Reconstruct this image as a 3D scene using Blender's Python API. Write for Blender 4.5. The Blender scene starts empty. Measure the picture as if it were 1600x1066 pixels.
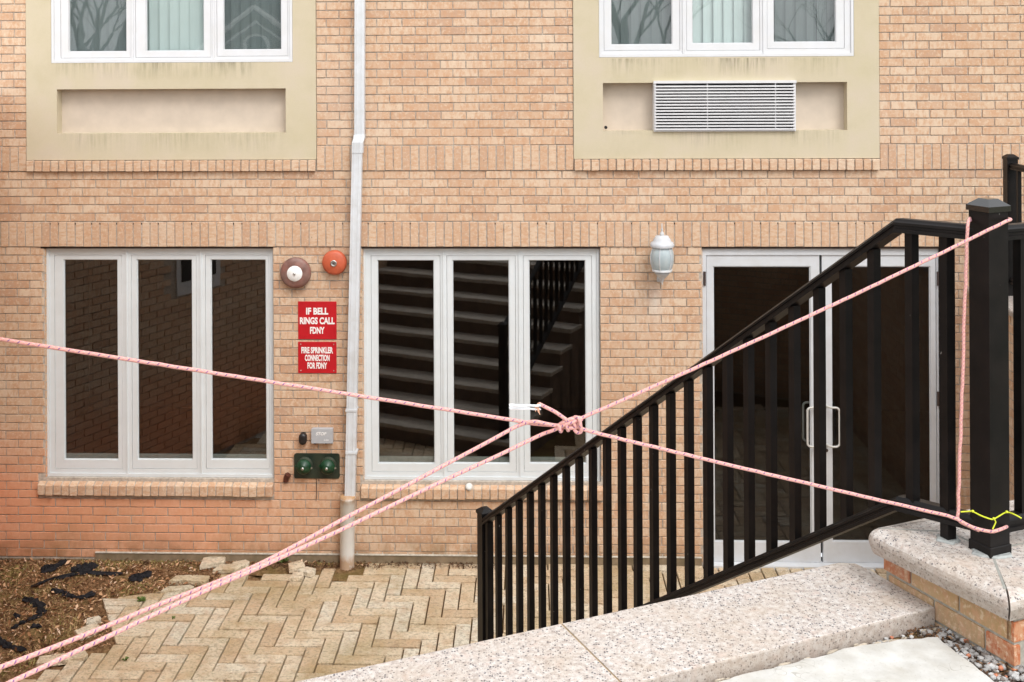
import bpy, bmesh, math, random
import numpy as np
from mathutils import Vector, Matrix

random.seed(7)
rng = np.random.default_rng(7)
S = bpy.context.scene
C = S.collection

# ------------------------------------------------------------------ camera
FPX, PX0, PY0 = 1800.0, 767.0, 100.0          # focal length and optical axis, in photo pixels (1600 wide)
EYE = Vector((0, 0, 3.98))
PSI, ROLL = math.radians(1.85), 0.005
FW = Vector((-math.sin(PSI), math.cos(PSI), 0))
R0 = Vector((math.cos(PSI), math.sin(PSI), 0))
U0 = Vector((0, 0, 1))
RT = R0 * math.cos(ROLL) - U0 * math.sin(ROLL)
UP = U0 * math.cos(ROLL) + R0 * math.sin(ROLL)
cd = bpy.data.cameras.new('camera'); cam = bpy.data.objects.new('camera', cd); C.objects.link(cam)
cd.sensor_fit = 'HORIZONTAL'; cd.sensor_width = 36; cd.lens = 36 * FPX / 1600
cd.shift_x = (800 - PX0) / 1600; cd.shift_y = -(533 - PY0) / 1600
cd.clip_start = 0.05; cd.clip_end = 400
m = Matrix.Identity(4)
for i in range(3):
    m[i][0] = RT[i]; m[i][1] = UP[i]; m[i][2] = -FW[i]; m[i][3] = EYE[i]
cam.matrix_world = m
S.camera = cam

# ------------------------------------------------------------------ light
S.view_settings.view_transform = 'Standard'; S.view_settings.look = 'None'
S.view_settings.gamma = 1; S.view_settings.use_curve_mapping = False
S.view_settings.exposure = 0.52
SUN_EL, SUN_AZ = math.radians(52), math.radians(28)     # high and behind the camera, a little to the right
wd = bpy.data.worlds.new("World"); S.world = wd; wd.use_nodes = True
nt = wd.node_tree; nt.nodes.clear()
sky = nt.nodes.new('ShaderNodeTexSky'); sky.sky_type = 'NISHITA'; sky.sun_disc = False
sky.sun_elevation = SUN_EL; sky.sun_rotation = math.radians(180) - SUN_AZ
sky.air_density = 1.0; sky.dust_density = 5.0; sky.ozone_density = 1.0
hsv = nt.nodes.new('ShaderNodeHueSaturation'); hsv.inputs['Saturation'].default_value = 0.16
bg = nt.nodes.new('ShaderNodeBackground'); bg.inputs['Strength'].default_value = 0.15
wo = nt.nodes.new('ShaderNodeOutputWorld')
nt.links.new(sky.outputs[0], hsv.inputs['Color']); cl = nt.nodes.new('ShaderNodeMix'); cl.data_type = 'RGBA'; cl.inputs[0].default_value = .55; cl.inputs[7].default_value = (9.0, 9.2, 9.5, 1)   # even cloud cover over the sky
nt.links.new(hsv.outputs[0], cl.inputs[6]); nt.links.new(cl.outputs[2], bg.inputs[0]); nt.links.new(bg.outputs[0], wo.inputs[0])
sd = bpy.data.lights.new('sun', 'SUN'); sun = bpy.data.objects.new('sun', sd); C.objects.link(sun)
sd.energy = 1.0; sd.angle = math.radians(22); sd.color = (1.0, 0.965, 0.92)
sdir = Vector((math.sin(SUN_AZ) * math.cos(SUN_EL), -math.cos(SUN_AZ) * math.cos(SUN_EL), math.sin(SUN_EL)))
sun.rotation_euler = sdir.to_track_quat('Z', 'Y').to_euler()

# ------------------------------------------------------------------ survey helpers: photo pixel -> point of the place
def ray(px, py):
    return FW * FPX + RT * (px - PX0) + UP * (PY0 - py)
def P(px, py, F):                       # point at depth F metres along the optical axis
    return EYE + ray(px, py) * (F / FPX)
YW = 9.189                              # face of the facade
def W(px, py, y=YW):                    # point on the facade plane
    r = ray(px, py); return EYE + r * (y / r.y)
def G(px, py, z=0.0):                   # point on a level surface
    r = ray(px, py); return EYE + r * ((z - EYE.z) / r.z)
def rect(x0, y0, x1, y1, y=YW):
    xm, ym = (x0 + x1) / 2, (y0 + y1) / 2
    return W(x0, ym, y).x, W(x1, ym, y).x, W(xm, y1, y).z, W(xm, y0, y).z      # X0 X1 Z0 Z1
# plan frame of the stairs: a along the top edge (to the right), b towards the building
def cf(r, f): return R0 * r + FW * f
SO = cf(1.522, 3.333); SU = cf(.919, .394).normalized(); SN = cf(-.394, .919).normalized()
def L(a, b, z): 
    v = SO + SU * a + SN * b; return Vector((v.x, v.y, z))

# ------------------------------------------------------------------ mesh helpers
class MB:
    def __init__(s): s.v = []; s.f = []; s.t = []; s.sm = []
    def add(s, vs, fs, tone=0.5, smooth=False):
        n = len(s.v); s.v += [tuple(p) for p in vs]
        s.f += [tuple(i + n for i in f) for f in fs]; s.t += [tone] * len(fs); s.sm += [smooth] * len(fs)
        return s
    def box(s, x0, x1, y0, y1, z0, z1, tone=0.5):
        return s.add([(x0,y0,z0),(x1,y0,z0),(x1,y1,z0),(x0,y1,z0),(x0,y0,z1),(x1,y0,z1),(x1,y1,z1),(x0,y1,z1)],
              [(3,2,1,0),(4,5,6,7),(0,1,5,4),(1,2,6,5),(2,3,7,6),(3,0,4,7)], tone)
    def cbox(s, x0, x1, y0, y1, z0, z1, c=.003, tone=0.5):      # box with chamfered front (-Y) and top edges
        bm = bmesh.new(); bmesh.ops.create_cube(bm, size=1)
        for v in bm.verts:
            v.co = Vector((x0 if v.co.x < 0 else x1, y0 if v.co.y < 0 else y1, z0 if v.co.z < 0 else z1))
        bmesh.ops.bevel(bm, geom=list(bm.edges), offset=c, segments=1, profile=.5, affect='EDGES')
        bm.verts.index_update()
        s.add([v.co for v in bm.verts], [[v.index for v in f.verts] for f in bm.faces], tone); bm.free(); return s
    def plate(s, x0, x1, z0, z1, yf, yb, holes=(), tone=0.5, back=False):   # upright plate with real rectangular holes
        xs = sorted(set([x0, x1] + [h[i] for h in holes for i in (0, 1)])); zs = sorted(set([z0, z1] + [h[i] for h in holes for i in (2, 3)]))
        xs = [x for x in xs if x0 <= x <= x1]; zs = [z for z in zs if z0 <= z <= z1]
        def ins(x, z): return any(h[0] < x < h[1] and h[2] < z < h[3] for h in holes)
        for i in range(len(xs) - 1):
            for j in range(len(zs) - 1):
                if not ins((xs[i] + xs[i+1]) / 2, (zs[j] + zs[j+1]) / 2):
                    a, b, c, d = xs[i], xs[i+1], zs[j], zs[j+1]
                    s.add([(a,yf,c),(b,yf,c),(b,yf,d),(a,yf,d)], [(0,1,2,3)], tone)
                    if back: s.add([(a,yb,c),(b,yb,c),(b,yb,d),(a,yb,d)], [(3,2,1,0)], tone)
        for h in holes:
            a, b, c, d = h
            s.add([(a,yf,c),(b,yf,c),(b,yf,d),(a,yf,d),(a,yb,c),(b,yb,c),(b,yb,d),(a,yb,d)],
                  [(0,4,5,1),(1,5,6,2),(2,6,7,3),(3,7,4,0)], tone)
        a, b, c, d = x0, x1, z0, z1
        s.add([(a,yf,c),(b,yf,c),(b,yf,d),(a,yf,d),(a,yb,c),(b,yb,c),(b,yb,d),(a,yb,d)],
              [(1,5,4,0),(2,6,5,1),(3,7,6,2),(0,4,7,3)], tone)
        return s
    def tube(s, pts, r, n=8, tone=.5, cap=True, smooth=True):
        pts = [Vector(p) for p in pts]; rs = r if isinstance(r, (list, tuple)) else [r] * len(pts)
        rings = []; up = None
        for i, p in enumerate(pts):
            d = (pts[min(i+1, len(pts)-1)] - pts[max(i-1, 0)]).normalized()
            if up is None: up = Vector((0,0,1)) if abs(d.z) < .9 else Vector((1,0,0))
            x = up.cross(d)
            if x.length < 1e-6: x = Vector((1,0,0)).cross(d)
            x.normalize(); y = d.cross(x); up = y
            rings.append([p + (x * math.cos(2*math.pi*k/n) + y * math.sin(2*math.pi*k/n)) * rs[i] for k in range(n)])
        vs = [q for g in rings for q in g]
        fs = [(i*n+k, i*n+(k+1)%n, (i+1)*n+(k+1)%n, (i+1)*n+k) for i in range(len(pts)-1) for k in range(n)]
        s.add(vs, fs, tone, smooth)
        if cap: 
            s.add(rings[0], [tuple(reversed(range(n)))], tone); s.add(rings[-1], [tuple(range(n))], tone)
        return s
    def lathe(s, prof, o, axis=Vector((0,0,1)), n=24, tone=.5, smooth=True, flat=None):   # prof: (radius, height along axis)
        o = Vector(o); ax = Vector(axis).normalized()
        x = ax.orthogonal().normalized(); y = ax.cross(x)
        vs = [o + ax*h + (x*math.cos(2*math.pi*k/n) + y*math.sin(2*math.pi*k/n))*r for r, h in prof for k in range(n)]
        fs = [(i*n+k, i*n+(k+1)%n, (i+1)*n+(k+1)%n, (i+1)*n+k) for i in range(len(prof)-1) for k in range(n)]
        s.add(vs, fs, tone, smooth); s.add(vs[:n], [tuple(reversed(range(n)))], tone); s.add(vs[-n:], [tuple(range(n))], tone)
        return s
    def prism(s, poly, z0, z1, tone=.5, c=0.0, cb=None):           # level polygon (ccw, xy) extruded; c = chamfer at the top
        n = len(poly)
        if c > 0:
            top = inset(poly, [c]*n)
            vs = [(x,y,z0) for x,y in poly] + [(x,y,z1-c) for x,y in poly] + [(x,y,z1) for x,y in top]
            fs = [tuple(range(2*n,3*n)), tuple(reversed(range(n)))] + [(k,(k+1)%n,n+(k+1)%n,n+k) for k in range(n)] + [(n+k,n+(k+1)%n,2*n+(k+1)%n,2*n+k) for k in range(n)]
        else:
            vs = [(x,y,z0) for x,y in poly] + [(x,y,z1) for x,y in poly]
            fs = [tuple(range(n,2*n)), tuple(reversed(range(n)))] + [(k,(k+1)%n,n+(k+1)%n,n+k) for k in range(n)]
        return s.add(vs, fs, tone)
    def mesh(s, name):
        me = bpy.data.meshes.new(name); me.from_pydata(s.v, [], s.f)
        at = me.attributes.new('tone', 'FLOAT', 'FACE'); at.data.foreach_set('value', s.t)
        me.polygons.foreach_set('use_smooth', s.sm); me.update(); return me

def inset(poly, ds):                    # move each edge k (poly[k]->poly[k+1], ccw) inwards by ds[k]
    n = len(poly); out = []
    ln = []
    for k in range(n):
        x0, y0 = poly[k]; x1, y1 = poly[(k+1) % n]; dx, dy = x1-x0, y1-y0; l = math.hypot(dx, dy) or 1
        nx, ny = -dy/l, dx/l; ln.append((x0+nx*ds[k], y0+ny*ds[k], dx/l, dy/l))
    for k in range(n):
        ax, ay, adx, ady = ln[k-1]; bx, by, bdx, bdy = ln[k]
        det = adx*bdy - ady*bdx
        if abs(det) < 1e-6: out.append((bx, by)); continue
        t = ((bx-ax)*bdy - (by-ay)*bdx) / det; out.append((ax+adx*t, ay+ady*t))
    return out

def put(name, mb, mat, parent=None, label=None, cat=None, group=None, kind=None, me=None):
    if me is None: me = mb.mesh(name)
    if mat is not None and len(me.materials) == 0: me.materials.append(mat)
    o = bpy.data.objects.new(name, me); C.objects.link(o)
    if parent is not None:
        o.parent = parent
        q, t = parent, Vector((0,0,0))
        while q is not None and q.type == 'EMPTY': t += q.location; q = q.parent
        o.matrix_parent_inverse = Matrix.Translation(-t)
    tag(o, label, cat, group, kind); return o
def tag(o, label=None, cat=None, group=None, kind=None):
    if label: o['label'] = label
    if cat: o['category'] = cat
    if group: o['group'] = group
    if kind: o['kind'] = kind
def thing(name, label, cat, loc=(0,0,0), group=None, kind=None):
    o = bpy.data.objects.new(name, None); C.objects.link(o); o.location = loc; o.empty_display_size = .1
    tag(o, label, cat, group, kind); return o

# ------------------------------------------------------------------ materials
def new_mat(name):
    mt = bpy.data.materials.new(name); mt.use_nodes = True
    return mt, mt.node_tree, mt.node_tree.nodes['Principled BSDF']
def N(t, typ, **kw):
    n = t.nodes.new('ShaderNode' + typ)
    for k, v in kw.items():
        if k.startswith('i_'): n.inputs[int(k[2:])].default_value = v
        else: setattr(n, k, v)
    return n
def ramp(t, fac, stops):
    r = N(t, 'ValToRGB'); cr = r.color_ramp
    while len(cr.elements) < len(stops): cr.elements.new(.5)
    for e, (p, c) in zip(cr.elements, stops): e.position = p; e.color = (*c, 1) if len(c) == 3 else c
    t.links.new(fac, r.inputs[0]); return r.outputs[0]
def noise(t, vec, scale, detail=4, rough=.55, stretch=None):
    n = N(t, 'TexNoise'); n.inputs['Scale'].default_value = scale; n.inputs['Detail'].default_value = detail; n.inputs['Roughness'].default_value = rough
    if stretch:
        mp = N(t, 'Mapping'); mp.inputs['Scale'].default_value = stretch; t.links.new(vec, mp.inputs[0]); vec = mp.outputs[0]
    t.links.new(vec, n.inputs['Vector']); return n.outputs['Fac']
def mixc(t, fac, a, b, mode='MIX'):
    mx = N(t, 'Mix', data_type='RGBA', blend_type=mode)
    for sock, v in ((mx.inputs[0], fac), (mx.inputs[6], a), (mx.inputs[7], b)):
        if hasattr(v, 'is_output'): t.links.new(v, sock)
        else: sock.default_value = v if isinstance(v, float) else (*v, 1)
    return mx.outputs[2]
def math_(t, op, a, b=None, c=None, clamp=False):
    mn = N(t, 'Math', operation=op); mn.use_clamp = clamp
    for k, v in enumerate((a, b, c)):
        if v is None: continue
        if hasattr(v, 'is_output'): t.links.new(v, mn.inputs[k])
        else: mn.inputs[k].default_value = v
    return mn.outputs[0]
def pos(t): return N(t, 'NewGeometry').outputs['Position']
def bump(t, b, h, strength, dist=.01):
    bn = N(t, 'Bump'); bn.inputs['Strength'].default_value = strength; bn.inputs['Distance'].default_value = dist
    t.links.new(h, bn.inputs['Height']); t.links.new(bn.outputs[0], b.inputs['Normal'])
def attr(t, name): return N(t, 'Attribute', attribute_name=name).outputs['Fac']

def simple(name, col, rough=.5, metal=0., var=.12, scale=30, bmp=.0, spec=.5, dirt=None, dirt_amt=0.):
    mt, t, b = new_mat(name); p = pos(t)
    n = noise(t, p, scale)
    dark = tuple(c * (1 - var) for c in col); lite = tuple(min(1, c * (1 + var)) for c in col)
    c = ramp(t, n, [(.3, dark), (.7, lite)])
    if dirt:
        n2 = noise(t, p, 9, 6, .65); f = ramp(t, n2, [(.5 - .1, (0,0,0)), (.72, (1,1,1))])
        c = mixc(t, math_(t, 'MULTIPLY', f, dirt_amt), c, dirt)
    t.links.new(c, b.inputs['Base Color'])
    b.inputs['Roughness'].default_value = rough; b.inputs['Metallic'].default_value = metal
    b.inputs['Specular IOR Level'].default_value = spec
    if bmp: bump(t, b, noise(t, p, scale * 3, 5), bmp, .003)
    return mt

def brick_mat(name, stretch, palette, red=None, base_stain=True, sc=1.0):
    mt, t, b = new_mat(name); p = pos(t)
    tone = attr(t, 'tone')
    c = ramp(t, tone, palette)
    streak = noise(t, p, 34 * sc, 6, .68, stretch)
    c = mixc(t, math_(t, 'MULTIPLY', ramp(t, streak, [(.46, (0,0,0)), (.58, (1,1,1))]), .72), c, (.545, .315, .185))
    blot = noise(t, p, 45 * sc, 4, .65)
    c = mixc(t, math_(t, 'MULTIPLY', ramp(t, blot, [(.52, (0,0,0)), (.64, (1,1,1))]), .6), c, (.70, .56, .41))
    big = noise(t, p, 1.1, 3, .6)
    c = mixc(t, math_(t, 'MULTIPLY', ramp(t, big, [(.4, (0,0,0)), (.75, (1,1,1))]), .18), c, (.44, .24, .13))
    pale = ramp(t, noise(t, p, 1.7, 5, .65, (1, 1, .45)), [(.55, (0,0,0)), (.75, (1,1,1))])      # lime bloom
    c = mixc(t, math_(t, 'MULTIPLY', pale, .30), c, (.68, .58, .48))
    sp = ramp(t, noise(t, p, 26, 2, .5), [(.74, (0,0,0)), (.78, (1,1,1))])
    c = mixc(t, math_(t, 'MULTIPLY', sp, .55), c, (.20, .12, .08))
    lp_ = W(1024, 472); dd = N(t, 'VectorMath', operation='DISTANCE'); mp = N(t, 'Mapping'); mp.inputs['Scale'].default_value = (1, 1, .38); t.links.new(p, mp.inputs[0])
    t.links.new(mp.outputs[0], dd.inputs[0]); dd.inputs[1].default_value = (lp_.x, lp_.y, lp_.z*.38)      # lime run under the lantern
    c = mixc(t, math_(t, 'MULTIPLY', math_(t, 'SUBTRACT', 1.0, math_(t, 'MULTIPLY', dd.outputs['Value'], 13.), clamp=True), .6), c, (.70, .64, .57))
    if base_stain:      # rusty, redder courses low on the left and damp grime just above the ground
        sx = N(t, 'SeparateXYZ'); t.links.new(p, sx.inputs[0])
        lf = math_(t, 'MULTIPLY', math_(t, 'SUBTRACT', -1.3, sx.outputs[0]), .6, clamp=True)
        lz = math_(t, 'MULTIPLY', math_(t, 'SUBTRACT', 1.15, sx.outputs[2]), 1.6, clamp=True)
        rn = noise(t, p, 3.0, 4, .6)
        rf = math_(t, 'MULTIPLY', math_(t, 'MULTIPLY', lf, lz), math_(t, 'ADD', rn, .35), clamp=True)
        c = mixc(t, math_(t, 'MULTIPLY', rf, .85), c, (.74, .33, .18))
        gz = math_(t, 'MULTIPLY', math_(t, 'SUBTRACT', .22, sx.outputs[2]), 6., clamp=True)
        gn = ramp(t, noise(t, p, 6, 5, .65), [(.38, (0,0,0)), (.6, (1,1,1))])
        c = mixc(t, math_(t, 'MULTIPLY', math_(t, 'MULTIPLY', gz, gn), .55), c, (.15, .085, .03))
        # mossy/dark weeping patches
        g2 = math_(t, 'MULTIPLY', math_(t, 'SUBTRACT', .65, sx.outputs[2]), 1.8, clamp=True)
        g3 = ramp(t, noise(t, p, 2.3, 6, .7, (1,1,.5)), [(.52, (0,0,0)), (.7, (1,1,1))])
        c = mixc(t, math_(t, 'MULTIPLY', math_(t, 'MULTIPLY', g2, g3), .35), c, (.24, .14, .05))
    t.links.new(c, b.inputs['Base Color']); b.inputs['Roughness'].default_value = .85; b.inputs['Specular IOR Level'].default_value = .25
    bump(t, b, noise(t, p, 60 * sc, 6, .7, stretch), .5, .006)
    return mt
BUFF = [(0, (.49, .315, .215)), (.12, (.54, .355, .24)), (.3, (.59, .40, .27)), (.6, (.62, .445, .31)), (1, (.66, .505, .37))]
M_BRICK = brick_mat('buff_brick', (1, 1, .35), BUFF)
M_SOLD = brick_mat('buff_brick_upright', (.4, 1, 1.5), BUFF)
M_SILL = brick_mat('buff_sill_brick', (.5, 1, 1.2), BUFF, base_stain=False)
M_PIER = brick_mat('ochre_brick', (1, 1, .5), [(0, (.42, .13, .06)), (.2, (.50, .17, .07)), (.3, (.40, .26, .13)), (1, (.50, .34, .17))], base_stain=False, sc=1.4)
M_MORTAR = simple('mortar', (.50, .44, .375), .95, var=.25, scale=40, bmp=.4, dirt=(.2,.16,.12), dirt_amt=.4)
M_MORTAR_D = simple('pier_mortar', (.36, .34, .29), .95, var=.2, scale=60, bmp=.5)

STREAKX = ((W(82,60).x, W(452,60).x), (W(938,60).x, W(1330,60).x))
def stucco_mat():
    mt, t, b = new_mat('stucco'); p = pos(t)
    c = ramp(t, noise(t, p, 3, 5, .6), [(.3, (.53, .465, .325)), (.5, (.57, .50, .365)), (.72, (.585, .505, .40))])
    c = mixc(t, math_(t, 'MULTIPLY', ramp(t, noise(t, p, 260, 2), [(.35, (1,1,1)), (.6, (0,0,0))]), .14), c, (.42, .36, .24))
    # mildew: streaks weeping from horizontal edges (given by the 'tone' face attribute: height of the edge above)
    sx = N(t, 'SeparateXYZ'); t.links.new(p, sx.inputs[0])
    st = noise(t, p, 11, 5, .7, (2.6, 1, .16))
    z = sx.outputs[2]
    xx = sx.outputs[0]
    lim = None
    for (a_, b_) in STREAKX:
        m1 = math_(t, 'MULTIPLY', math_(t, 'MULTIPLY', math_(t, 'SUBTRACT', xx, a_), 6., clamp=True), math_(t, 'MULTIPLY', math_(t, 'SUBTRACT', b_, xx), 6., clamp=True))
        lim = m1 if lim is None else math_(t, 'ADD', lim, m1)
    patch = ramp(t, noise(t, p, 2.6, 3, .6), [(.38, (.1,.1,.1)), (.62, (1,1,1))])
    lim = math_(t, 'MULTIPLY', lim, patch)
    for edge, reach, amt in ((W(700, 95).z, .15, 1.0), (W(700, 207).z, .17, .55)):
        d = math_(t, 'SUBTRACT', edge, z)
        on = math_(t, 'GREATER_THAN', d, -.01)
        fall = math_(t, 'SUBTRACT', 1.0, math_(t, 'DIVIDE', d, reach), clamp=True)
        k = math_(t, 'MULTIPLY', math_(t, 'MULTIPLY', on, fall), ramp(t, st, [(.42, (0,0,0)), (.72, (1,1,1))]))
        c = mixc(t, math_(t, 'MULTIPLY', math_(t, 'MULTIPLY', k, lim), amt), c, (.11, .10, .055))
    gr = ramp(t, noise(t, p, 2.1, 4, .6), [(.5, (0,0,0)), (.75, (1,1,1))])
    c = mixc(t, math_(t, 'MULTIPLY', gr, .25), c, (.48, .43, .24))
    t.links.new(c, b.inputs['Base Color']); b.inputs['Roughness'].default_value = .95; b.inputs['Specular IOR Level'].default_value = .2
    bump(t, b, noise(t, p, 220, 3), .35, .002); return mt
M_STUCCO = stucco_mat()
M_STUCCO_IN = simple('pinkish_stucco_recess', (.58, .495, .405), .95, var=.07, scale=7, bmp=.3)
M_VINYL = simple('white_frame', (.68, .715, .73), .42, var=.03, scale=6, dirt=(.56,.54,.50), dirt_amt=.18)
M_VINYL_UP = simple('clean_white_frame', (.68, .69, .71), .4, var=.03, scale=6, dirt=(.6,.56,.48), dirt_amt=.2)
M_ALU = simple('pale_aluminium', (.61, .63, .655), .4, metal=.0, var=.04, scale=5, dirt=(.42,.38,.32), dirt_amt=.22)
M_SPOUT = simple('grey_white_enamel', (.64, .67, .70), .35, var=.06, scale=4, dirt=(.40,.38,.34), dirt_amt=.35)
M_BLACK = simple('black_railing_paint', (.0055, .0048, .0048), .42, var=.3, scale=14, spec=.22, bmp=.05, dirt=(.02,.014,.012), dirt_amt=.35)
_t = M_BLACK.node_tree; _b = _t.nodes['Principled BSDF']; _src = _b.inputs['Base Color'].links[0].from_socket
_chip = ramp(_t, noise(_t, pos(_t), 55, 2, .5, (1, 1, .5)), [(.765, (0,0,0)), (.785, (1,1,1))])
_t.links.new(mixc(_t, math_(_t, 'MULTIPLY', _chip, .6), _src, (.28, .26, .24)), _b.inputs['Base Color'])
M_STEEL = simple('brushed_steel', (.55, .54, .52), .3, metal=.9, var=.08)
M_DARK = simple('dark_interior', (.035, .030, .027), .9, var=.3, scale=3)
M_HINGE = simple('dark_hinge', (.06, .04, .035), .6)
M_SHEET = simple('grey_box', (.42, .43, .45), .4, var=.05)
M_RED = simple('red_enamel_sign', (.50, .010, .018), .35, var=.10, scale=9)
M_WHITE = simple('white_print', (.85, .84, .82), .5, var=.03)
M_GRILLE = simple('white_grille', (.68, .68, .69), .4, var=.04, scale=12)

def glass_mat(name, f0, tint=.8, wob=.25, scale=.9):
    mt, t, b = new_mat(name); t.nodes.remove(b)
    tr = N(t, 'BsdfTransparent'); tr.inputs[0].default_value = (tint, tint * 1.01, tint, 1)
    gl = N(t, 'BsdfGlossy'); gl.inputs['Roughness'].default_value = .015; gl.inputs[0].default_value = (1, 1, 1, 1)
    fr = N(t, 'Fresnel'); bf = N(t, 'NewGeometry').outputs['Backfacing']      # same mirror strength from both sides of the thin pane
    t.links.new(math_(t, 'MULTIPLY_ADD', bf, 1/f0 - f0, f0), fr.inputs['IOR'])
    bn = N(t, 'Bump'); bn.inputs['Strength'].default_value = wob; bn.inputs['Distance'].default_value = .01
    t.links.new(noise(t, pos(t), scale * 4, 2), bn.inputs['Height']); t.links.new(bn.outputs[0], gl.inputs['Normal'])
    mx = N(t, 'MixShader'); t.links.new(fr.outputs[0], mx.inputs[0]); t.links.new(tr.outputs[0], mx.inputs[1]); t.links.new(gl.outputs[0], mx.inputs[2])
    t.links.new(mx.outputs[0], t.nodes['Material Output'].inputs[0]); return mt
M_GLASS = glass_mat('window_glass', 2.15, .7, .02)
M_GLASS_UP = glass_mat('upper_window_glass', 2.0, .99, .02)
M_GLASS_DOOR = glass_mat('door_glass', 1.65, .55, .02)
def screen_mat():
    mt, t, b = new_mat('insect_screen'); tr = N(t, 'BsdfTransparent'); mx = N(t, 'MixShader')
    b.inputs['Base Color'].default_value = (.055, .075, .08, 1); b.inputs['Roughness'].default_value = .9
    mx.inputs[0].default_value = .55
    t.links.new(tr.outputs[0], mx.inputs[1]); t.links.new(b.outputs[0], mx.inputs[2]); t.links.new(mx.outputs[0], t.nodes['Material Output'].inputs[0]); return mt
M_SCREEN = screen_mat()
M_BLIND = simple('pale_vertical_blind', (.45, .55, .54), .8, var=.06, scale=2)

def granite_mat():
    mt, t, b = new_mat('pink_grey_granite'); p = pos(t)
    c = ramp(t, noise(t, p, 55, 5, .65), [(.36, (.39, .335, .30)), (.5, (.53, .48, .44)), (.64, (.62, .59, .56))])
    dens = ramp(t, noise(t, p, 14, 3, .6), [(.3, (.90,.90,.90)), (.7, (.72,.72,.72))])
    for sc_, thr, amt, col in ((140, .46, .92, (.075, .075, .09)), (300, .48, .7, (.16, .14, .14))):
        v = N(t, 'TexVoronoi', feature='F1'); v.inputs['Scale'].default_value = sc_; t.links.new(p, v.inputs['Vector'])
        sc3 = N(t, 'SeparateColor'); t.links.new(v.outputs['Color'], sc3.inputs[0])
        spot = math_(t, 'MULTIPLY', math_(t, 'LESS_THAN', v.outputs['Distance'], thr), math_(t, 'GREATER_THAN', sc3.outputs[0], dens))
        c = mixc(t, math_(t, 'MULTIPLY', spot, amt), c, col)
    c = mixc(t, math_(t, 'MULTIPLY', ramp(t, noise(t, p, 30, 4, .6), [(.55, (0,0,0)), (.7, (1,1,1))]), .45), c, (.58, .44, .38))
    # general weathering and tan staining
    c = mixc(t, math_(t, 'MULTIPLY', ramp(t, noise(t, p, 4, 5, .6), [(.46, (0,0,0)), (.72, (1,1,1))]), .45), c, (.43, .33, .23))
    # faces turned sideways or down get a darker brown
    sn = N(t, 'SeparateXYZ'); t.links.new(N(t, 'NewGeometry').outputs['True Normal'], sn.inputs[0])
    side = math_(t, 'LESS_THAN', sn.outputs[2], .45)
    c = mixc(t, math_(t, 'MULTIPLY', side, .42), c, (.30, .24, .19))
    t.links.new(c, b.inputs['Base Color']); b.inputs['Roughness'].default_value = .6
    bump(t, b, noise(t, p, 110, 4), .3, .003); return mt
M_GRANITE = granite_mat()

def paver_mat():
    mt, t, b = new_mat('cream_paver'); p = pos(t); tone = attr(t, 'tone')
    c = ramp(t, tone, [(0, (.62, .46, .30)), (.4, (.73, .59, .41)), (.8, (.78, .67, .51)), (1, (.76, .70, .57))])
    chip = noise(t, p, 34, 5, .62, (1, 1.3, 1))
    c = mixc(t, math_(t, 'MULTIPLY', ramp(t, chip, [(.50, (0,0,0)), (.62, (1,1,1))]), .50), c, (.27, .22, .15))
    c = mixc(t, math_(t, 'MULTIPLY', ramp(t, noise(t, p, 9, 4), [(.45, (0,0,0)), (.66, (1,1,1))]), .5), c, (.58, .38, .22))
    c = mixc(t, math_(t, 'MULTIPLY', ramp(t, noise(t, p, 1.3, 5, .65), [(.48, (0,0,0)), (.66, (1,1,1))]), .5), c, (.33, .24, .085))
    pit = noise(t, p, 62, 3, .6, (1, 1.6, 1))
    c = mixc(t, math_(t, 'MULTIPLY', ramp(t, pit, [(.60, (0,0,0)), (.68, (1,1,1))]), .55), c, (.26, .22, .16))
    c = mixc(t, math_(t, 'MULTIPLY', ramp(t, noise(t, p, 5, 5, .7), [(.56, (0,0,0)), (.66, (1,1,1))]), .35), c, (.33, .20, .10))
    t.links.new(c, b.inputs['Base Color']); b.inputs['Roughness'].default_value = .85; b.inputs['Specular IOR Level'].default_value = .25
    bump(t, b, math_(t, 'SUBTRACT', chip, pit), .9, .02); return mt
M_PAVER = paver_mat()

def dirt_mat(name='bare_earth', cols=((.07,.038,.018), (.20,.11,.052), (.36,.22,.115))):
    mt, t, b = new_mat(name); p = pos(t)
    c = ramp(t, noise(t, p, 38, 7, .7), [(.3, cols[0]), (.46, cols[1]), (.62, cols[2])])
    c = mixc(t, math_(t, 'MULTIPLY', ramp(t, noise(t, p, 3.2, 4), [(.5, (0,0,0)), (.68, (1,1,1))]), .55), c, (.20, .165, .05))
    t.links.new(c, b.inputs['Base Color']); b.inputs['Roughness'].default_value = 1; b.inputs['Specular IOR Level'].default_value = .1
    bump(t, b, noise(t, p, 90, 6, .7), 1., .02); return mt
M_DIRT = dirt_mat(); M_JOINT = dirt_mat('joint_sand', ((.05,.025,.010), (.10,.055,.022), (.17,.10,.045)))
def litter_mat(name, stops):
    mt, t, b = new_mat(name); t.links.new(ramp(t, attr(t, 'tone'), stops), b.inputs['Base Color']); b.inputs['Roughness'].default_value = .9
    b.inputs['Specular IOR Level'].default_value = .15; return mt
M_LEAF = litter_mat('dead_leaves', [(0, (.045,.02,.01)), (.3, (.15,.065,.028)), (.6, (.38,.20,.10)), (.87, (.58,.36,.21)), (1, (.66,.49,.36))])
M_CRUMBLEAF = litter_mat('brown_crumbs', [(0, (.05,.025,.014)), (.5, (.14,.075,.04)), (1, (.36,.22,.13))])
M_GRASS = litter_mat('thin_grass', [(0, (.12,.15,.03)), (.35, (.25,.25,.06)), (.5, (.36,.28,.10)), (1, (.56,.42,.20))])
M_GREEN = litter_mat('weed_leaf', [(0, (.08,.13,.03)), (1, (.22,.28,.09))])
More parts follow.
